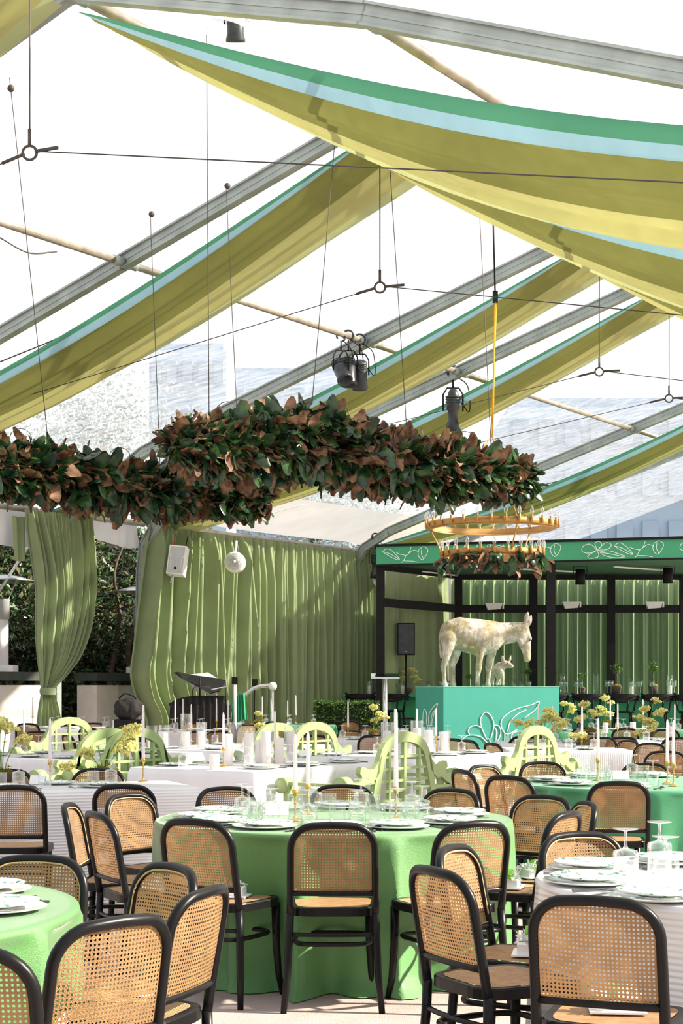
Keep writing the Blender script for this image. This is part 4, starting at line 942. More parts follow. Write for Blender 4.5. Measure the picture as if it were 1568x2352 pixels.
# ---------------------------------------------------------------- furniture prototypes
def make_chair():
    root = empty('dining_chair'); W = .186
    def by(x, z): t = (z-.43)/.42; return -.20-.075*t-.028*(1-(x/W)**2)*max(0, min(1, t*2))
    z1 = .834; cr = .105; P = []
    for k in range(7): P.append((-W-.004*(1-k/6), .43+(z1-cr-.43)*k/6))
    for k in range(1, 9): a = PI-k*PI/18*1; P.append((-W+cr+cr*math.cos(PI-k*PI/16), z1-cr+cr*math.sin(k*PI/16)))
    for k in range(1, 6): P.append((-W+cr+(2*W-2*cr)*k/6, z1+.004*math.sin(k/6*PI)))
    P += [(-x, z) for x, z in reversed(P[:15])]
    arch = [(x, by(x, z), z) for x, z in P]
    MB().tube(arch, .0165, 10).build('back_frame', M['wood_black'], root)
    MB().tube([(x, by(x, .53), .53) for x in [-W+2*W*k/10 for k in range(11)]], .0125, 8).build('cross_rail', M['wood_black'], root)
    # cane webbing: real holes
    pt = .0125; mb = MB(); nx, nz = 29, 24; x0 = -pt*nx/2; z0 = .540
    def inside(x, z):
        if abs(x) > W-.006: return False
        if z > z1-cr and abs(x) > W-cr: return (abs(x)-(W-cr))**2+(z-(z1-cr))**2 < (cr-.004)**2
        return z < z1-.004
    idx = {}; V = []; F = []
    def vid(k, x, z):
        if k not in idx: idx[k] = len(V); V.append((x, by(x, z), z))
        return idx[k]
    for i in range(nx):
        for j in range(nz):
            cx, cz = x0+(i+.5)*pt, z0+(j+.5)*pt
            if not inside(cx, cz): continue
            h = pt/2; O = []; I = []
            for n_, (dx, dz) in enumerate(((-1, -1), (0, -1), (1, -1), (1, 0), (1, 1), (0, 1), (-1, 1), (-1, 0))):
                O.append(vid((2*i+1+dx, 2*j+1+dz), cx+dx*h, cz+dz*h)); rr = .56 if dx*dz == 0 else .40
                I.append(vid((i, j, 'h', n_), cx+dx*h*rr, cz+dz*h*rr))
            for n_ in range(8): F.append((O[n_], O[(n_+1) % 8], I[(n_+1) % 8], I[n_]))
    mb.add(V, F, True).build('cane_panel', M['cane'], root)
    inset = .011; bd = []
    for (x, z) in P:
        if z < .54: continue
        sx = x*(1-inset/W*.95); sz = z-(inset if z > z1-cr else 0)*max(0, (z-(z1-cr))/cr)
        bd.append((sx, by(sx, sz)+.012, sz))
    bd = [(bd[0][0], bd[0][1], .545)]+bd+[(bd[-1][0], bd[-1][1], .545)]
    MB().tube(bd, .0036, 5, closed=True).build('beading', M['beading'], root)
    # seat
    def outl(s, n=40):
        o_ = []
        for k in range(n):
            a = TAU*k/n; c, s_ = math.cos(a), math.sin(a); e = .42
            x = math.copysign(abs(c)**e, c); y = math.copysign(abs(s_)**e, s_); o_.append(((.20+.012*y)*x*s, (.195*y)*s-.02))
        return o_
    oo, ii = outl(1), outl(.84); n = len(oo); V = [(x, y, .425) for x, y in oo]+[(x, y, .458) for x, y in oo]+[(x*.985, y*.985, .464) for x, y in oo]+[(x, y, .462) for x, y in ii]+[(x, y, .430) for x, y in ii]
    F = []
    for r_ in range(4):
        for k in range(n): F.append((r_*n+k, r_*n+(k+1) % n, (r_+1)*n+(k+1) % n, (r_+1)*n+k))
    for k in range(n): F.append((4*n+k, 4*n+(k+1) % n, (k+1) % n, k))
    MB().add(V, F).build('seat_frame', M['wood_black'], root)
    V = [(0, -.02, .459)]+[(x*.5, y*.5-.01, .460) for x, y in ii]+[(x*1.02, y*1.02, .464) for x, y in ii]
    F = [(0, 1+k, 1+(k+1) % n) for k in range(n)]+[(1+k, 1+n+k, 1+n+(k+1) % n, 1+(k+1) % n) for k in range(n)]
    MB().add(V, F, True).build('seat_cane', M['cane_seat'], root)
    for s_ in (-1, 1):
        MB().tube([(s_*(W+.004), -.20, .44), (s_*(W+.008), -.203, .33), (s_*(W+.018), -.215, .15), (s_*(W+.032), -.235, 0)], [.0175, .0175, .0165, .014], 10).build('leg', M['wood_black'], root)
        MB().tube([(s_*.168, .148, .43), (s_*.170, .150, .25), (s_*.178, .158, .10), (s_*.192, .172, 0)], [.021, .018, .016, .0135], 10).build('leg', M['wood_black'], root)
    st = [(math.copysign(abs(math.cos(a))**.5, math.cos(a))*.172, math.copysign(abs(math.sin(a))**.5, math.sin(a))*.175-.032, .30) for a in [TAU*k/32 for k in range(32)]]
    MB().tube(st, .011, 7, closed=True).build('stretcher', M['wood_black'], root)
    MB().tube([(x, -.205-.02*(1-(x/W)**2), .345) for x in [-W+2*W*k/8 for k in range(9)]], .010, 7).build('rear_stretcher', M['wood_black'], root)
    return root
chair = make_chair()
CH = []
def put_chair(px, topy, where, face=None, yaw=None, dY=0, Y=None):
    """stands a chair so that the top of its back is where measured; it faces the point `face` or along `yaw`"""
    if Y is None: Y = 2220/(topy-1575)+dY
    x = (px-784)/3700*Y
    if face is not None: d = Vector((face[0]-x, face[1]-Y)).normalized()
    else: d = Vector((math.sin(R(yaw)), math.cos(R(yaw))))
    c = Vector((x, Y, 0))+Vector((d.x, d.y, 0))*.27
    o = place(chair, c, math.atan2(-d.x, d.y))
    see = 'cane chair seen from behind' if d.y > .75 else ('cane chair turned towards us' if d.y < -.45 else ('side-on cane chair facing left' if d.x < 0 else 'side-on cane chair facing right'))
    if .35 < d.y <= .75: see = 'cane chair angled away'
    auto(o, see, where, 'chair', 'cane-backed bentwood chairs around the tables')
    return o, c, d

def round_cloth(cx, cy, Rr, m, label, seed, H=.76):
    rr = random.Random(seed); ph = [rr.uniform(0, TAU) for _ in range(6)]; nf = rr.choice((13, 14, 15))
    T = [0, .25, .5, .8, .97, 1.0]; rows = [(Rr*t, H) for t in T]+[(Rr+.006, H-.006), (Rr+.010, H-.02)]
    nz = 22
    for k in range(1, nz+1): rows.append((None, k/nz))
    def fn(a, b):
        j = int(round(b*(len(rows)-1))); r_, z = rows[j]; th = a*TAU
        if r_ is not None: return (r_*math.cos(th), r_*math.sin(th), z)
        t = z; wv = math.sin(nf*th+ph[0]+.8*math.sin(2*th+ph[3])); wv = 1-2*abs(math.sin(nf*.5*th+ph[0]+.6*math.sin(2*th+ph[3])+.5*math.sin(5*th+ph[4])*.5))**.75
        w2 = math.sin(nf*1.6*th//1*0+(nf*2-3)*th+ph[1]); w3 = math.sin(5*th+ph[2])
        A = .003+.095*t**.55*(.65+.45*math.sin(3*th+ph[5]))
        rr_ = Rr+.014+.015*t+A*(wv-.45)+.016*t*w2+.02*t*w3
        zz = H*(1-t)
        if t > .9: rr_ += .05*(t-.9)*10*(1+.7*w2); zz = max(.006, zz)
        return (rr_*math.cos(th), rr_*math.sin(th), zz)
    o = MB().grid(fn, 210, len(rows)-1, closed=True).build('tablecloth', M[m]); o.location = (cx, cy, 0); tag(o, label, 'tablecloth'); return o
def table_frame(cx, cy, label, round_=None, rect=None, rz=0, H=.76):
    root = empty('round_table' if round_ else 'banquet_table', (cx, cy, 0), rz, label, 'table')
    if round_: MB().lathe([(0, H-.035), (round_-.01, H-.035), (round_-.01, H-.004), (0, H-.004)], 40).build('tabletop', M['bark'], root); pts = [(math.cos(k*PI/2+.7)*round_*.6, math.sin(k*PI/2+.7)*round_*.6) for k in range(4)]
    else:
        MB().box((0, 0, H-.02), (rect[0]-.02, rect[1]-.02, .03)).build('tabletop', M['bark'], root); pts = [(s*(rect[0]/2-.15), q_*(rect[1]/2-.12)) for s in (-1, 1) for q_ in (-1, 1)]
    for x, y in pts: MB().tube([(x, y, 0), (x, y, H-.035)], .02, 6).build('leg', M['pipe'], root)
def rect_cloth(cx, cy, a, b, rz, m, label, seed, H=.76):
    rr = random.Random(seed); ph = [rr.uniform(0, TAU) for _ in range(5)]; cr = .025; per = []
    def edge(p, q, n): return [(p[0]+(q[0]-p[0])*k/n, p[1]+(q[1]-p[1])*k/n) for k in range(n)]
    A, B = a/2, b/2; ca = []
    for (sx, sy, a0) in ((1, 1, 0), (-1, 1, 90), (-1, -1, 180), (1, -1, 270)):
        for k in range(7): t = R(a0+k*15); ca.append((sx*(A-cr)+cr*math.cos(t), sy*(B-cr)+cr*math.sin(t)))
    pts = []
    for i in range(4):
        seg = ca[i*7:(i+1)*7]; pts += seg; nx = ca[((i+1) % 4)*7]; n = max(8, int(math.dist(seg[-1], nx)/.035)); pts += edge(seg[-1], nx, n)[1:]
    n = len(pts); V = []; rows = 14
    L = 0; arc = []
    for i, p in enumerate(pts): arc.append(L); L += math.dist(p, pts[(i+1) % n])
    for j in range(rows+2):
        for i, p in enumerate(pts):
            x, y = p
            if j == 0: V.append((x*.985, y*.98, H)); continue
            if j == 1: V.append((x, y, H-.006)); continue
            t = (j-1)/rows; dcx, dcy = A-abs(x), B-abs(y); cd_ = math.hypot(dcx, dcy); fl_ = math.exp(-(cd_/.16)**2)
            nrm = Vector((x if dcx < dcy+.02 else 0, y if dcy < dcx+.02 else 0)).normalized()
            s = arc[i]; w_ = math.sin(s*16+ph[0])*.5+math.sin(s*27+ph[1])*.35
            off = .012+.02*t+t*(.11*fl_*(.6+.4*math.cos(cd_*60)))+.018*t*w_
            V.append((x+nrm.x*off, y+nrm.y*off, max(.005, H*(1-t))))
    F = [(j*n+i, j*n+(i+1) % n, (j+1)*n+(i+1) % n, (j+1)*n+i) for j in range(rows+1) for i in range(n)]
    mb = MB(); mb.add(V, F, True); mb.add([V[i] for i in range(n)], [tuple(range(n))], False)
    o = mb.build('tablecloth', M[m]); o.location = (cx, cy, 0); o.rotation_euler = (0, 0, rz); tag(o, label, 'tablecloth'); return o

# tableware prototypes
def proto_plate():
    root = empty('dinner_plate')
    MB().lathe([(0, .002), (.07, .002), (.085, .007), (.138, .019), (.141, .023), (.137, .024), (.085, .012), (.07, .009), (0, .009)], 48, scal=.035, ns=12).build('plate', M['plate'], root); return root
plate_me = MB().lathe([(0, .002), (.07, .002), (.085, .007), (.134, .018), (.138, .022), (.134, .0235), (.085, .0125), (.07, .010), (0, .010)], 48, scal=.03, ns=12).build('dinner_plate', M['plate'])
charger = MB().lathe([(0, .001), (.10, .001), (.12, .006), (.157, .013), (.160, .016), (.157, .017), (.12, .010), (.10, .005), (0, .005)], 48, scal=.012, ns=16).build('charger_plate', M['charger'])
def stemglass():
    # stands upside down: bowl rim on the cloth, foot in the air
    return MB().lathe([(.041, 0), (.043, .0), (.043, .095), (.040, .103), (.012, .110), (.006, .118), (.005, .165), (.010, .170), (.042, .1745), (.043, .178), (0, .180)], 24).build('stemmed_glass', M['glass'])
sg = stemglass()
tumbler = MB().lathe([(0, .004), (.034, .004), (.036, 0), (.041, .0), (.043, .10), (.041, .10), (.038, .008), (0, .010)], 24).build('tumbler', M['glass_thin'])
def fork():
    mb = MB(); mb.beam((0, -.10, .004), (0, .03, .004), .009, .003); mb.beam((0, .03, .004), (0, .05, .006), .022, .003)
    for k in range(4): mb.beam((-.009+.006*k, .05, .006), (-.009+.006*k, .092, .008), .0028, .0025)
    return mb.build('fork', M['cutlery'])
def knife():
    mb = MB(); mb.beam((0, -.115, .004), (0, 0, .004), .013, .006); mb.beam((0, 0, .004), (.002, .115, .004), .018, .0025); return mb.build('knife', M['cutlery'])
def spoon():
    mb = MB(); mb.beam((0, -.10, .004), (0, .045, .005), .007, .003); mb.ball((0, .075, .008), .03, 12, 6, (.62, 1, .22)); return mb.build('spoon', M['cutlery'])
fk_, kn_, spn = fork(), knife(), spoon()
card = empty('menu_card'); MB().box((0, 0, .03), (.11, .004, .058), M4=Matrix.Translation((0, -.012, .03)) @ Matrix.Rotation(R(-18), 4, 'X')).build('face', M['paper'], card)
MB().box((0, 0, 0), (.11, .004, .058), M4=Matrix.Translation((0, .010, .03)) @ Matrix.Rotation(R(18), 4, 'X')).build('face', M['paper'], card)
def inframe(p, m_=12): x, y = pxof(p); return -m_ < x < 1568+m_ and y < 2352+m_ and p.y > 2
TZ = .761
SET = []
def setting(x, y, d, where, full=2, glasses=2, plates=2):
    if any(math.hypot(x-a, y-b) < .28 for a, b in SET): return
    SET.append((x, y))
    d = Vector(d).normalized(); s = Vector((d.y, -d.x)); rz = math.atan2(-d.x, d.y)
    q = lambda a, b: Vector((x+s.x*a+d.x*b, y+s.y*a+d.y*b, TZ))
    jr = random.Random(int(x*1000+y*77))
    if not inframe(q(0, 0), 60): return
    if plates == 2: auto(place(charger, q(0, 0), 0), 'pale charger plate', where, 'charger plate')
    auto(place(plate_me, q(0, 0)+Vector((0, 0, .012 if plates == 2 else 0)), jr.uniform(0, 6)), 'scalloped leaf-painted dinner plate', where, 'dinner plate')
    if full >= 1 and inframe(q(.20, 0)):
        auto(place(kn_, q(.195, -.01), rz), 'steel knife', where, 'knife')
    if full >= 1 and inframe(q(-.20, 0)): auto(place(fk_, q(-.195, 0), rz), 'steel fork', where, 'fork')
    if full >= 2 and inframe(q(.23, 0)): auto(place(spn, q(.222, .01), rz+.1), 'steel spoon', where, 'spoon')
    if glasses >= 1 and inframe(q(.12, .22)): auto(place(sg, q(.13+jr.uniform(-.02, .02), .22), 0), 'upturned stemmed glass', where, 'stemmed glass')
    if glasses >= 2 and inframe(q(.02, .25)): auto(place(tumbler, q(.03+jr.uniform(-.03, .02), .25), 0), 'short clear tumbler', where, 'tumbler')
def candlestick(sh, ch, lean=0):
    pass
def taper(px, ybase, ytop, where, X=None, lean=0, z=TZ):
    s = (ybase-1575)/(EYE-z); Y = 3700/s; x = (px-784)/s; h = (ybase-ytop)/s; sh = min(.17, h*.36); ch = h-sh+.02
    r2 = empty('candlestick', (x, Y, z)); f = sh/.16
    MB().lathe([(0, .0), (.038, .0), (.04, .003), (.03, .007), (.012, .014), (.007, .022), (.005, .03), (.005, .08*f), (.009, .088*f), (.005, .096*f), (.005, .125*f), (.014, .132*f), (.017, .160*f), (.015, .160*f), (.008, .135*f), (0, .135*f)], 16).build('holder', M['brass'], r2)
    auto(r2, 'small brass candlestick', where, 'candlestick')
    c = MB().lathe([(0, 0), (.0125, 0), (.0125, .01), (.0085, ch-.02), (.004, ch), (0, ch+.004)], 12).build('taper_candle', M['wax'])
    wk = MB().tube([(0, 0, ch), (.001, 0, ch+.012)], .0012, 4).build('wick', M['black'], c)
    c.location = (x, Y, z+sh-.02); c.rotation_euler = (0, lean, 0); auto(c, 'white taper candle', where, 'candle')
def hurricane(px, ybase, hglass, hcandle, where, r_=.062, z=TZ, dx=0):
    s = (ybase-1575)/(EYE-z); p = Vector(((px-784)/s, 3700/s, z))
    if hglass:
        o = place(cyl, p, 0); o.scale = (r_/.06, r_/.06, hglass/.34); auto(o, 'tall clear glass cylinder', where, 'glass vase')
    if hcandle:
        o = place(pil, p+Vector((0, 0, .007 if hglass else 0)), px); k = min(1.0, r_/.062)*1.02; o.scale = (k, k, hcandle/.205); auto(o, 'thick white pillar candle', where, 'candle')
# umbel flowers in a moss pot
def umb_me():
    rr = random.Random(3); mb = MB()
    for i in range(46):
        a = rr.uniform(0, TAU); q = math.sqrt(rr.random()); p = Vector((q*.052*math.cos(a), q*.052*math.sin(a), .03*(1-q*q)+rr.uniform(-.006, .006)))
        mb.tube([(0, 0, -.035), p*.9], .0009, 3, cap=False)
        for k in range(4):
            d = Vector((rr.gauss(0, .006), rr.gauss(0, .006), rr.gauss(0, .004))); mb.ball(p+d, .006, 5, 3)
    return mb.mesh('flower_head', M['umbel'])
UMB = umb_me()
def flowers(px, ybase, heads, where, z=TZ, pot=True, s0=1):
    """heads: (dx_px, py, scale) positions of the flower heads"""
    s = (ybase-1575)/(EYE-z); Y = 3700/s; x = (px-784)/s; r2 = empty('flower_pot', (x, Y, z)); auto(r2, 'moss pot of yellow-green umbels', where, 'flower arrangement')
    if pot:
        MB().lathe([(0, 0), (.07, 0), (.075, .055), (.065, .055), (0, .05)], 18).build('pot', M['pot'] if pot != 2 else M['bark'], r2)
        f = leafcloud('moss', 420, lambda r: Vector((r.gauss(0, .042), r.gauss(0, .042), .062+abs(r.gauss(0, .018)))), .022, M['moss'], r2, seed=4); f['kind'] = 'stuff'
    for i, (hx, hy, sc_) in enumerate(heads):
        h = Vector(((hx-px)/s, ((i*37) % 5-2)*.03, (ybase-hy)/s)); b = Vector((h.x*.12, h.y*.2, .05))
        m1 = Vector((h.x*.25, h.y*.5, h.z*.55)); m2 = Vector((h.x*.75, h.y, h.z*1.0))
        MB().tube(spline([b, m1, m2, h], 5), .0035*s0, 5).build('stem', M['stem'], r2)
        o = objm('flower_head', UMB, r2, h, (((i*53) % 7-3)*.18, h.x*1.5, i), sc_*s0)

# ---------------------------------------------------------------- the tables
NA = 'the central green table'; NB = 'the front white round table'; NC = 'the front corner green table'; ND = 'the emerald round table'
NE = 'the ridged white table with moss pots'; NF = 'the white table of pillar candles'; NG = 'the long white table behind the benches'; NH = 'the white table behind the front moss pots'
A = (-.04, 8.39); B = (1.62, 5.74); Cc = (-1.74, 4.96); D = (2.18, 11.5)
round_cloth(*A, .92, 'cloth_green', 'apple-green cloth on the central round table, pooling on the floor', 3); table_frame(*A, 'round table hidden under the central apple-green cloth', round_=.90)
round_cloth(*B, .915, 'cloth_white_h', 'ridged white cloth on the round table at the front', 5); table_frame(*B, 'round table hidden under the front ridged white cloth', round_=.90)
round_cloth(*Cc, .915, 'cloth_green', 'apple-green cloth on the round table in the front corner', 7); table_frame(*Cc, 'round table hidden under the corner apple-green cloth', round_=.90)
round_cloth(*D, .915, 'cloth_emerald', 'emerald green cloth on the round table behind the right chairs', 9); table_frame(*D, 'round table hidden under the emerald cloth', round_=.90)
def rect_table(p, d, L, Wd, m, label, seed, name):
    """p: near corner, d: direction of the first side (length L); the other side goes to its left"""
    d = Vector(d).normalized(); n = Vector((-d.y, d.x)); c = Vector(p)+d*L/2+n*Wd/2; rz = math.atan2(d.y, d.x)
    rect_cloth(c.x, c.y, L, Wd, rz, m, label, seed); table_frame(c.x, c.y, name, rect=(L, Wd), rz=rz)
    return lambda a, b: Vector(p)+d*a+n*b, d, n
ed = Vector((math.cos(R(22)), math.sin(R(22))))
fE, dE, nE = rect_table(Vector((-.96, 11.0))-ed*2.6, ed, 2.6, .80, 'cloth_white_h', 'ridged white cloth on the table left of the central green one', 1, 'long table hidden under the ridged white cloth')
ud = Vector((ST, CT)); vd = Vector((CT, -ST))
Fc = Vector((-.70, 12.96))
fF, dF, nF = rect_table(Fc, ud, 2.15, 1.33, 'cloth_white_v', 'white pleated cloth on the table carrying the pillar candles', 2, 'table hidden under the pillar-candle table cloth')
fG, dG, nG = rect_table(Fc+ud*2.5, ud, 1.95, 1.33, 'cloth_white_v', 'white cloth on the long table between the benches', 3, 'table hidden under the white cloth between the benches')
Hc = Vector((-2.6, 15.0))
fH, dH, nH = rect_table(Hc, ud, 2.1, 1.33, 'cloth_white', 'white cloth on the table behind the front moss pots', 4, 'table hidden behind the front moss pots')
Rc = TW(13.5, -10.5, 0).xy
fR, dR, nR = rect_table(Rc, ud, 2.1, 1.33, 'cloth_white', 'white cloth on the table with hurricane glasses behind the left bench', 5, 'table hidden under the hurricane-glass cloth')
X0 = Vector((1, 0))
fI, dI, nI = rect_table((-.14, 20.45), X0, 1.5, .9, 'cloth_white_v', 'white cloth on the table before the box hedge', 6, 'table hidden under the cloth before the box hedge')
fJ, dJ, nJ = rect_table((-1.95, 27.75), X0, 1.85, .9, 'cloth_emerald', 'green cloth on the far table before the sunlit curtain', 7, 'far table hidden under the green cloth')
fK, dK, nK = rect_table((-5.3, 25.9), X0, 1.5, .75, 'cloth_white', 'white cloth on the far table by the tied curtain', 8, 'far table hidden by the tied curtain')
fS, dS, nS = rect_table((-2.8, 24.6), X0, 1.05, .8, 'cloth_white', 'white cloth on the far table before the piano', 9, 'far table hidden before the piano')
fL, dL, nL = rect_table((1.78, 17.15), X0, 1.33, .95, 'cloth_white_v', 'white cloth on the table right of the right bench', 10, 'table hidden beside the right bench')
fM, dM, nM = rect_table((1.9, 19.2), X0, 1.1, .9, 'cloth_white', 'white cloth on the table right before the plinth', 11, 'table hidden right before the plinth')
fN, dN, nN = rect_table((3.15, 19.85), X0, 1.8, .9, 'cloth_white_v', 'white cloth on the far right table under tall flowers', 12, 'table hidden under tall flowers')
fO, dO, nO = rect_table((3.3, 24.6), X0, 2.2, .9, 'cloth_emerald', 'emerald cloth on the table nearest the bar stools', 13, 'table hidden nearest the bar stools')
NI, NJ, NK, NS, NL, NM, NN, NO, NR = 'the white table before the box hedge', 'the far green table', 'the far table by the tied curtain', 'the far table before the piano', 'the white table beside the right bench', 'the white table before the plinth', 'the far right white table', 'the table nearest the stools', 'the white table with hurricane glasses'

chairs = [  # px, top y, table, face point / yaw
    (764, 1888, NA, None, 0), (449, 1880, NA, A, None), (1087, 1885, NA, A, None), (229, 1864, NA, None, 62), (298, 1823, NA, None, 128), (166, 1845, NA, None, 92),
    (518, 1808, NA, A, None), (786, 1803, NA, A, None), (1036, 1812, NA, A, None), (1245, 1827, NA, None, -140), (1296, 1863, NA, None, -58), (1340, 1841, NA, None, -100),
    (1064, 1767, ND, None, 68), (1112, 1757, ND, None, 135), (1168, 1781, ND, None, 38), (1421, 1794, ND, None, 3), (1244, 1750, ND, None, 165), (1481, 1753, ND, None, 180),
    (1332, 1912, NB, None, 158), (1050, 1942, NB, None, 117), (1008, 1990, NB, None, 62), (1366, 2056, NB, None, 22),
    (30, 1803, NE, None, -4), (284, 1801, NE, None, 6), (226, 1765, NE, None, 180), (14, 1767, NE, None, 180),
    (80, 1966, NC, None, -170), (382, 1985, NC, None, -128), (462, 2036, NC, None, -70), (262, 2103, NC, None, -46), (-100, 2168, NC, None, 10),
    (858, 1688, NI, None, 0), (720, 1687, NI, None, 0), (805, 1678, NI, None, 180), (729, 1657, NJ, None, 0), (631, 1657, NJ, None, 0), (741, 1650, NJ, None, 180), (803, 1655, NI, None, 20), (838, 1668, NI, None, -55), (860, 1671, NI, None, -60),
    (63, 1661, NK, None, 0), (85, 1680, NH, None, 180), (216, 1660, NK, None, 0), (204, 1671, NK, None, 30), (156, 1686, NR, None, 60), (285, 1652, NK, None, 150), (295, 1663, NK, None, 180),
    (471, 1649, NS, None, 180), (440, 1658, NS, None, 30), (515, 1656, NS, None, 180), (503, 1679, NR, None, 180), (460, 1679, NR, None, 160), (567, 1662, NS, None, -40),
    (1044, 1696, NM, None, 55), (1077, 1699, NM, None, 62), (1132, 1706, NL, None, 65), (1428, 1692, NN, None, 0), (1379, 1693, NL, None, -160), (1441, 1700, NL, None, -120), (1493, 1707, NN, None, -138), (1556, 1693, NN, None, 0),
    (1528, 1725, ND, None, -160), (1342, 1670, NO, None, 0), (1436, 1672, NO, None, 0), (1529, 1674, NO, None, 0), (1205, 1690, NM, None, 0)]
CP = []
for (px, ty, where, f, yaw) in chairs: CP.append(put_chair(px, ty, where, f, yaw))
# favours lying on some seats
def favour():
    root = empty('favour_box'); MB().box((0, 0, .003), (.17, .13, .006)).build('card', M['paper'], root)
    MB().box((0, 0, .024), (.13, .09, .036)).build('box', M['paper'], root)
    MB().box((0, 0, .0435), (.008, .092, .003)).build('band', M['ribbon'], root)
    for s_ in (-1, 1): MB().grid(lambda a, b: (s_*(.005+.05*math.sin(a*PI))-.05, -.02+.02*b, .045+.05*a), 6, 2).build('bow', M['ribbon'], root)
    f = leafcloud('tulle', 40, lambda r: Vector((r.gauss(0, .03), r.gauss(0, .02), .046+abs(r.gauss(0, .012)))), .04, M['paper'], root, seed=5); f['kind'] = 'stuff'
    return root
fav = favour(); wh = {19: 'the chair seat nearest the front white table edge', 3: 'the outermost chair at the central table', 21: 'the nearest right-hand chair', 11: 'the chair right of the central table', 29: 'the nearest left-hand chair', 14: 'the chair left of the emerald table', 10: 'the seat behind the front white table', 1: 'the second chair at the central table'}
for k, wv in wh.items():
    o, c, d = CP[k]; q = place(fav, (c.x+d.x*.02, c.y+d.y*.02, .466), math.atan2(-d.x, d.y)+.3); tag(q, 'white favour box with lime ribbon on %s' % wv, 'gift box', 'white favour boxes lying on chair seats')

def round_settings(cen, idxs, where, rad=.68, full=2, gl=2, extra=()):
    angs = [math.atan2(CP[i][1].y-cen[1], CP[i][1].x-cen[0]) for i in idxs]+list(extra)
    for a in angs: setting(cen[0]+rad*math.cos(a), cen[1]+rad*math.sin(a), (-math.cos(a), -math.sin(a)), where, full, gl)
round_settings(A, range(0, 12), NA); 
round_settings(D, range(12, 18), ND, extra=(R(-30), R(-62)))
for px, py in ((1355, 1998), (1352, 2030), (1512, 2066), (1540, 1984)):
    q = onz(px, py, TZ); setting(q.x, q.y, (B[0]-q.x, B[1]-q.y), NB, 2, 0)
for px, py in ((1436, 2024), (1514, 2002), (1528, 2048)): auto(place(sg, onz(px, py, TZ), 0, 1.05), 'upturned stemmed glass', NB, 'stemmed glass')
round_settings(Cc, range(26, 31), NC, extra=(R(30), R(-5)))
for a in (.45, 1.3, 1.95): p_ = fE(a, .2); setting(p_.x, p_.y, nE, NE, 2, 2, 2)
for a in (.6, 1.2, 1.75): p_ = fE(a, .6); setting(p_.x, p_.y, -nE, NE, 1, 1, 1)
for a in (.35, .95, 1.6): p_ = fF(a, .2); setting(p_.x, p_.y, nF, NF, 1, 1, 2)
for a in (.35, .95, 1.6): p_ = fF(a, 1.12); setting(p_.x, p_.y, -nF, NF, 1, 1, 1)
p_ = fF(.2, .65)
for a in (.3, .9, 1.5): p_ = fG(a, .2); setting(p_.x, p_.y, nG, NG, 1, 1, 2)
for a in (.3, .9, 1.5): p_ = fG(a, 1.12); setting(p_.x, p_.y, -nG, NG, 1, 1, 1)
for a, b in ((.25, .2), (.25, .65), (.25, 1.1), (.9, .2), (.9, 1.1), (1.5, .2)): p_ = fH(a, b); setting(p_.x, p_.y, nH, NH, 0, 1, 1)
for a, b in ((.2, .3), (.2, .9), (.8, .2), (1.4, .2), (1.4, 1.1)): p_ = fR(a, b); setting(p_.x, p_.y, nR, NR, 0, 1, 1)
for (ff, nn, where, L) in ((fI, nI, NI, 1.5), (fL, nL, NL, 1.33), (fM, nM, NM, 1.1), (fN, nN, NN, 1.8)):
    k = .3
    while k < L:
        for b in (.18, .72): p_ = ff(k, b); setting(p_.x, p_.y, nn if b < .4 else -nn, where, 0, 1, 1)
        k += .55
for (ff, nn, where, L) in ((fJ, nJ, NJ, 1.85), (fK, nK, NK, 1.5), (fS, nS, NS, 1.05), (fO, nO, NO, 2.2)):
    k = .2
    while k < L:
        for b in (.2, .7): p_ = ff(k, b); auto(place(sg, (p_.x, p_.y, TZ), 0), 'upturned stemmed glass', where, 'stemmed glass'); auto(place(plate_me, (p_.x-.12, p_.y-.02, TZ), k), 'scalloped leaf-painted dinner plate', where, 'dinner plate')
        k += .42
# taper candles
for a in [(678, 1885, 1687, NA), (707, 1869, 1681, NA), (909, 1882, 1630, NA), (1373, 1793, 1651, ND), (1532, 1801, 1653, ND), (1546, 1806, 1655, ND), (115, 1800, 1650, NE), (329, 1796, 1620, NE),
          (513, 1761, 1637, NF), (631, 1751, 1633, NF), (55, 1712, 1626, NH), (12, 1705, 1627, NH), (75, 1668, 1600, NK), (101, 1667, 1597, NK), (402, 1682, 1603, NS), (420, 1680, 1605, NS), (439, 1704, 1618, NR), (497, 1679, 1604, NS),
          (524, 1695, 1608, NR), (602, 1664, 1600, NJ), (660, 1664, 1609, NJ), (679, 1662, 1597, NJ), (799, 1696, 1609, NI), (906, 1698, 1628, NI), (957, 1730, 1628, NG), (1001, 1727, 1627, NG), (1235, 1701, 1618, NM), (1268, 1702, 1621, NM),
          (1336, 1722, 1622, NL), (1401, 1675, 1607, NO), (1418, 1700, 1616, NN), (1476, 1674, 1607, NO), (1549, 1699, 1617, NN)]: taper(*a)
# pillar candles under glass
for a in [(523, 1758, .0, .27, NF), (571, 1757, .32, .27, NF), (611, 1755, .31, .28, NF), (641, 1752, .0, .22, NF), (668, 1750, .32, .27, NF), (596, 1751, 0, .2, NF), (540, 1750, .36, 0, NF),
          (492, 1767, 0, .125, NF), (348, 1722, .26, .16, NR), (377, 1720, .26, .17, NR), (427, 1719, .38, .17, NR), (463, 1716, .28, .17, NR),
          (889, 1741, .34, .25, NG), (924, 1738, .28, .25, NG), (957, 1738, .35, .27, NG), (984, 1735, .28, .24, NG), (1020, 1727, .21, .20, NG), (975, 1737, 0, .12, NG), (1540, 1690, 0, .12, NN), (1390, 1684, 0, .15, NO), (1453, 1684, 0, .16, NO)]: hurricane(*a)
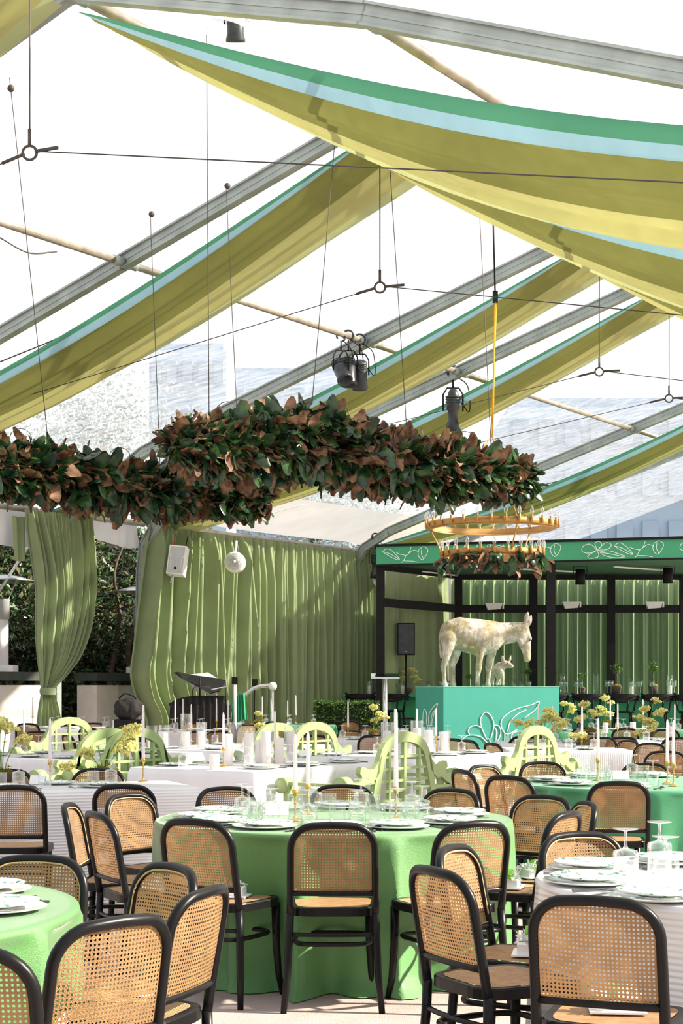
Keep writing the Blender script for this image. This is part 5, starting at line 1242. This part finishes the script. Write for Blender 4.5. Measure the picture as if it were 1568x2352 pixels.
# flowers
flowers(236, 1791, [(202, 1732, 1.3), (222, 1715, .2), (153, 1762, 1.2), (306, 1681, 1.5), (290, 1722, 1.7), (285, 1700, .8)], NE)
flowers(4, 1796, [(-4, 1668, 1.6), (18, 1672, 1.4), (50, 1703, 1.3), (2, 1660, 1.2)], NE)
flowers(1356, 1688, [(1340, 1620, 1.6), (1362, 1640, 1.8), (1338, 1650, 1.5), (1325, 1655, 1.2), (1375, 1685, 1.3)], NM)
flowers(1490, 1692, [(1478, 1630, 1.5), (1505, 1610, 1.3), (1518, 1638, 1.8), (1488, 1660, 1.7), (1470, 1650, 1.6), (1495, 1672, 1.9), (1470, 1685, 1.7)], NN)
flowers(1390, 1668, [(1388, 1605, 1.6), (1379, 1628, 1.6), (1390, 1640, 1.5), (1400, 1642, 1.4), (1404, 1615, 1.2)], NO)
flowers(1245, 1703, [(1258, 1650, 2.0), (1262, 1638, 1.8), (1242, 1660, 1.3), (1285, 1668, 1.9), (1189, 1662, 1.5), (1212, 1664, 1.6), (1280, 1655, 1.4)], NM)
flowers(1297, 1664, [(1293, 1617, 1.3), (1310, 1622, 1.6), (1314, 1634, 1.6)], NO)
flowers(1338, 1716, [(1333, 1690, 1.2), (1316, 1692, 1.2), (1338, 1700, 1.0)], NL)
flowers(856, 1692, [(857, 1626, 1.3), (875, 1645, 1.8), (862, 1655, 1.3)], NI)
flowers(592, 1667, [(592, 1640, 1.3)], NJ); flowers(598, 1690, [(597, 1670, 1.6)], NR)
q = oncounter(955, .0)
flowers(938, 1591, [(923, 1560, 1.6), (946, 1541, 2.0), (960, 1565, 1.8), (925, 1545, 1.2), (952, 1555, 1.6)], 'the bar counter', z=CZ-.05 if False else 1.30)
# menu cards
for (px, py, where, rz) in ((636, 1873, NA, .05), (1425, 1790, ND, 0), (88, 1802, NE, -.4), (700, 1737, NG, .3), (250, 1700, NR, 0), (1330, 1705, NL, 0)):
    o = place(card, onz(px, py, TZ), rz, 1.1); auto(o, 'folded white menu card', where, 'card')
# ---------------------------------------------------------------- green benches
def make_bench():
    root = empty('garden_bench'); t = .045; m = M['bench']                         # back in the x,z plane at y=0, seat towards +y
    arch = [(-.50, .42), (-.44, .62), (-.385, .80)]+[(.37*-math.cos(k*PI/14), .80+.225*math.sin(k*PI/14)**.9) for k in range(1, 14)]+[(.385, .80), (.44, .62), (.50, .42)]
    MB().band(arch, .085, -t/2, t/2).build('back_arch', m, root)
    for s_ in (-1, 1):
        top = [(.37, .90), (.42, .83), (.49, .775), (.56, .765), (.62, .79), (.675, .80), (.695, .775), (.70, .745), (.675, .725), (.67, .70), (.70, .675), (.75, .665), (.82, .69), (.885, .69), (.91, .66), (.905, .61)]
        bot = [(.86, .60), (.78, .585), (.70, .61), (.60, .66), (.52, .66), (.45, .70), (.41, .74)]
        poly = [(s_*x, z) for x, z in top+bot]
        if s_ > 0: poly = poly[::-1]
        MB().prism(poly, -t/2, t/2).build('back_shoulder', m, root)
    for z in (.50, .58, .66, .76, .86):
        wv = .86 if z < .6 else (.42 if z < .8 else .35)
        if z == .66: wv = .60
        MB().box((0, 0, z), (2*wv, t*.6, .022)).build('back_slat', m, root)
    MB().box((0, 0, .72), (.04, t*.8, .56)).build('back_stile', m, root)
    for x in (-.24, .24): MB().box((x, 0, .68), (.03, t*.7, .50)).build('back_stile', m, root)
    for s_ in (-1, 1):
        MB().box((s_*.875, 0, .31), (.06, .06, .62)).build('leg', m, root); MB().box((s_*.875, .56, .31), (.06, .06, .62)).build('leg', m, root)
        MB().box((s_*.875, .28, .655), (.05, .52, .026)).build('arm_rail', m, root); MB().box((s_*.875, .28, .56), (.05, .52, .026)).build('arm_rail', m, root)
        MB().box((s_*.875, .28, .44), (.04, .52, .03)).build('arm_rail', m, root)
        T = Matrix.Translation((s_*.875, .60, .64)) @ Matrix.Rotation(R(90), 4, 'Y')
        MB().lathe([(0, -.05), (.065, -.05), (.065, .05), (0, .05)], 20, M4=T).build('arm_scroll', m, root)
        T = Matrix.Translation((s_*.875, .03, .65)) @ Matrix.Rotation(R(90), 4, 'Y')
        MB().lathe([(0, -.05), (.075, -.05), (.075, .05), (0, .05)], 20, M4=T).build('arm_scroll', m, root)
        MB().box((s_*.875, .28, .15), (.04, .5, .04)).build('stretcher', m, root)
    for k in range(7): MB().box((0, .08+k*.078, .43), (1.70, .06, .02)).build('seat_slat', m, root)
    MB().box((0, .57, .40), (1.70, .03, .06)).build('apron', m, root)
    return root
bench = make_bench()
def put_bench(p, facing, label):                                 # facing: +1 looks to the left rows (-v), -1 to +v
    d = -vd if facing > 0 else vd; o = place(bench, (p[0], p[1], 0), math.atan2(-d.x, d.y)); tag(o, label, 'bench', 'pale green arched garden benches'); return o
cF = Fc+vd*.72
put_bench(cF+ud*1.12, 1, 'pale green arched bench behind the central table, the largest in view')
put_bench(cF+ud*(1.35+2.22), 1, 'pale green arched bench left of the emerald table')
put_bench((-1.89, 14.79), -1, 'pale green arched bench behind the left moss pot, its arch in front')
put_bench((-2.11, 14.62), 1, 'pale green bench back-to-back behind the one by the moss pot')
put_bench((-3.33, 19.7), 1, 'pale green arched bench seen square-on against dark hedge')
put_bench((-.288, 17.14), -1, 'pale green arched bench left of the box hedge, beside the pillar candles')
put_bench((-.68, 16.75), 1, 'pale green bench with only its arch showing above pillar candles')

# ---------------------------------------------------------------- labels that single out each repeated thing
ORD = 'first second third fourth fifth sixth seventh eighth ninth tenth eleventh twelfth thirteenth fourteenth fifteenth sixteenth seventeenth eighteenth nineteenth twentieth'.split()
from collections import defaultdict
gr = defaultdict(list)
for o, a, b in AUTO: gr[(a, b)].append(o)
for (a, b), L in gr.items():
    L.sort(key=lambda o: pxof(o.location)[0]); prep = 'at' if 'chair' in a or 'stool' in a else 'on'
    for i, o in enumerate(L):
        o['label'] = '%s %s %s' % (a, prep, b) + (', %s from left' % ORD[min(i, 19)] if len(L) > 1 else '')
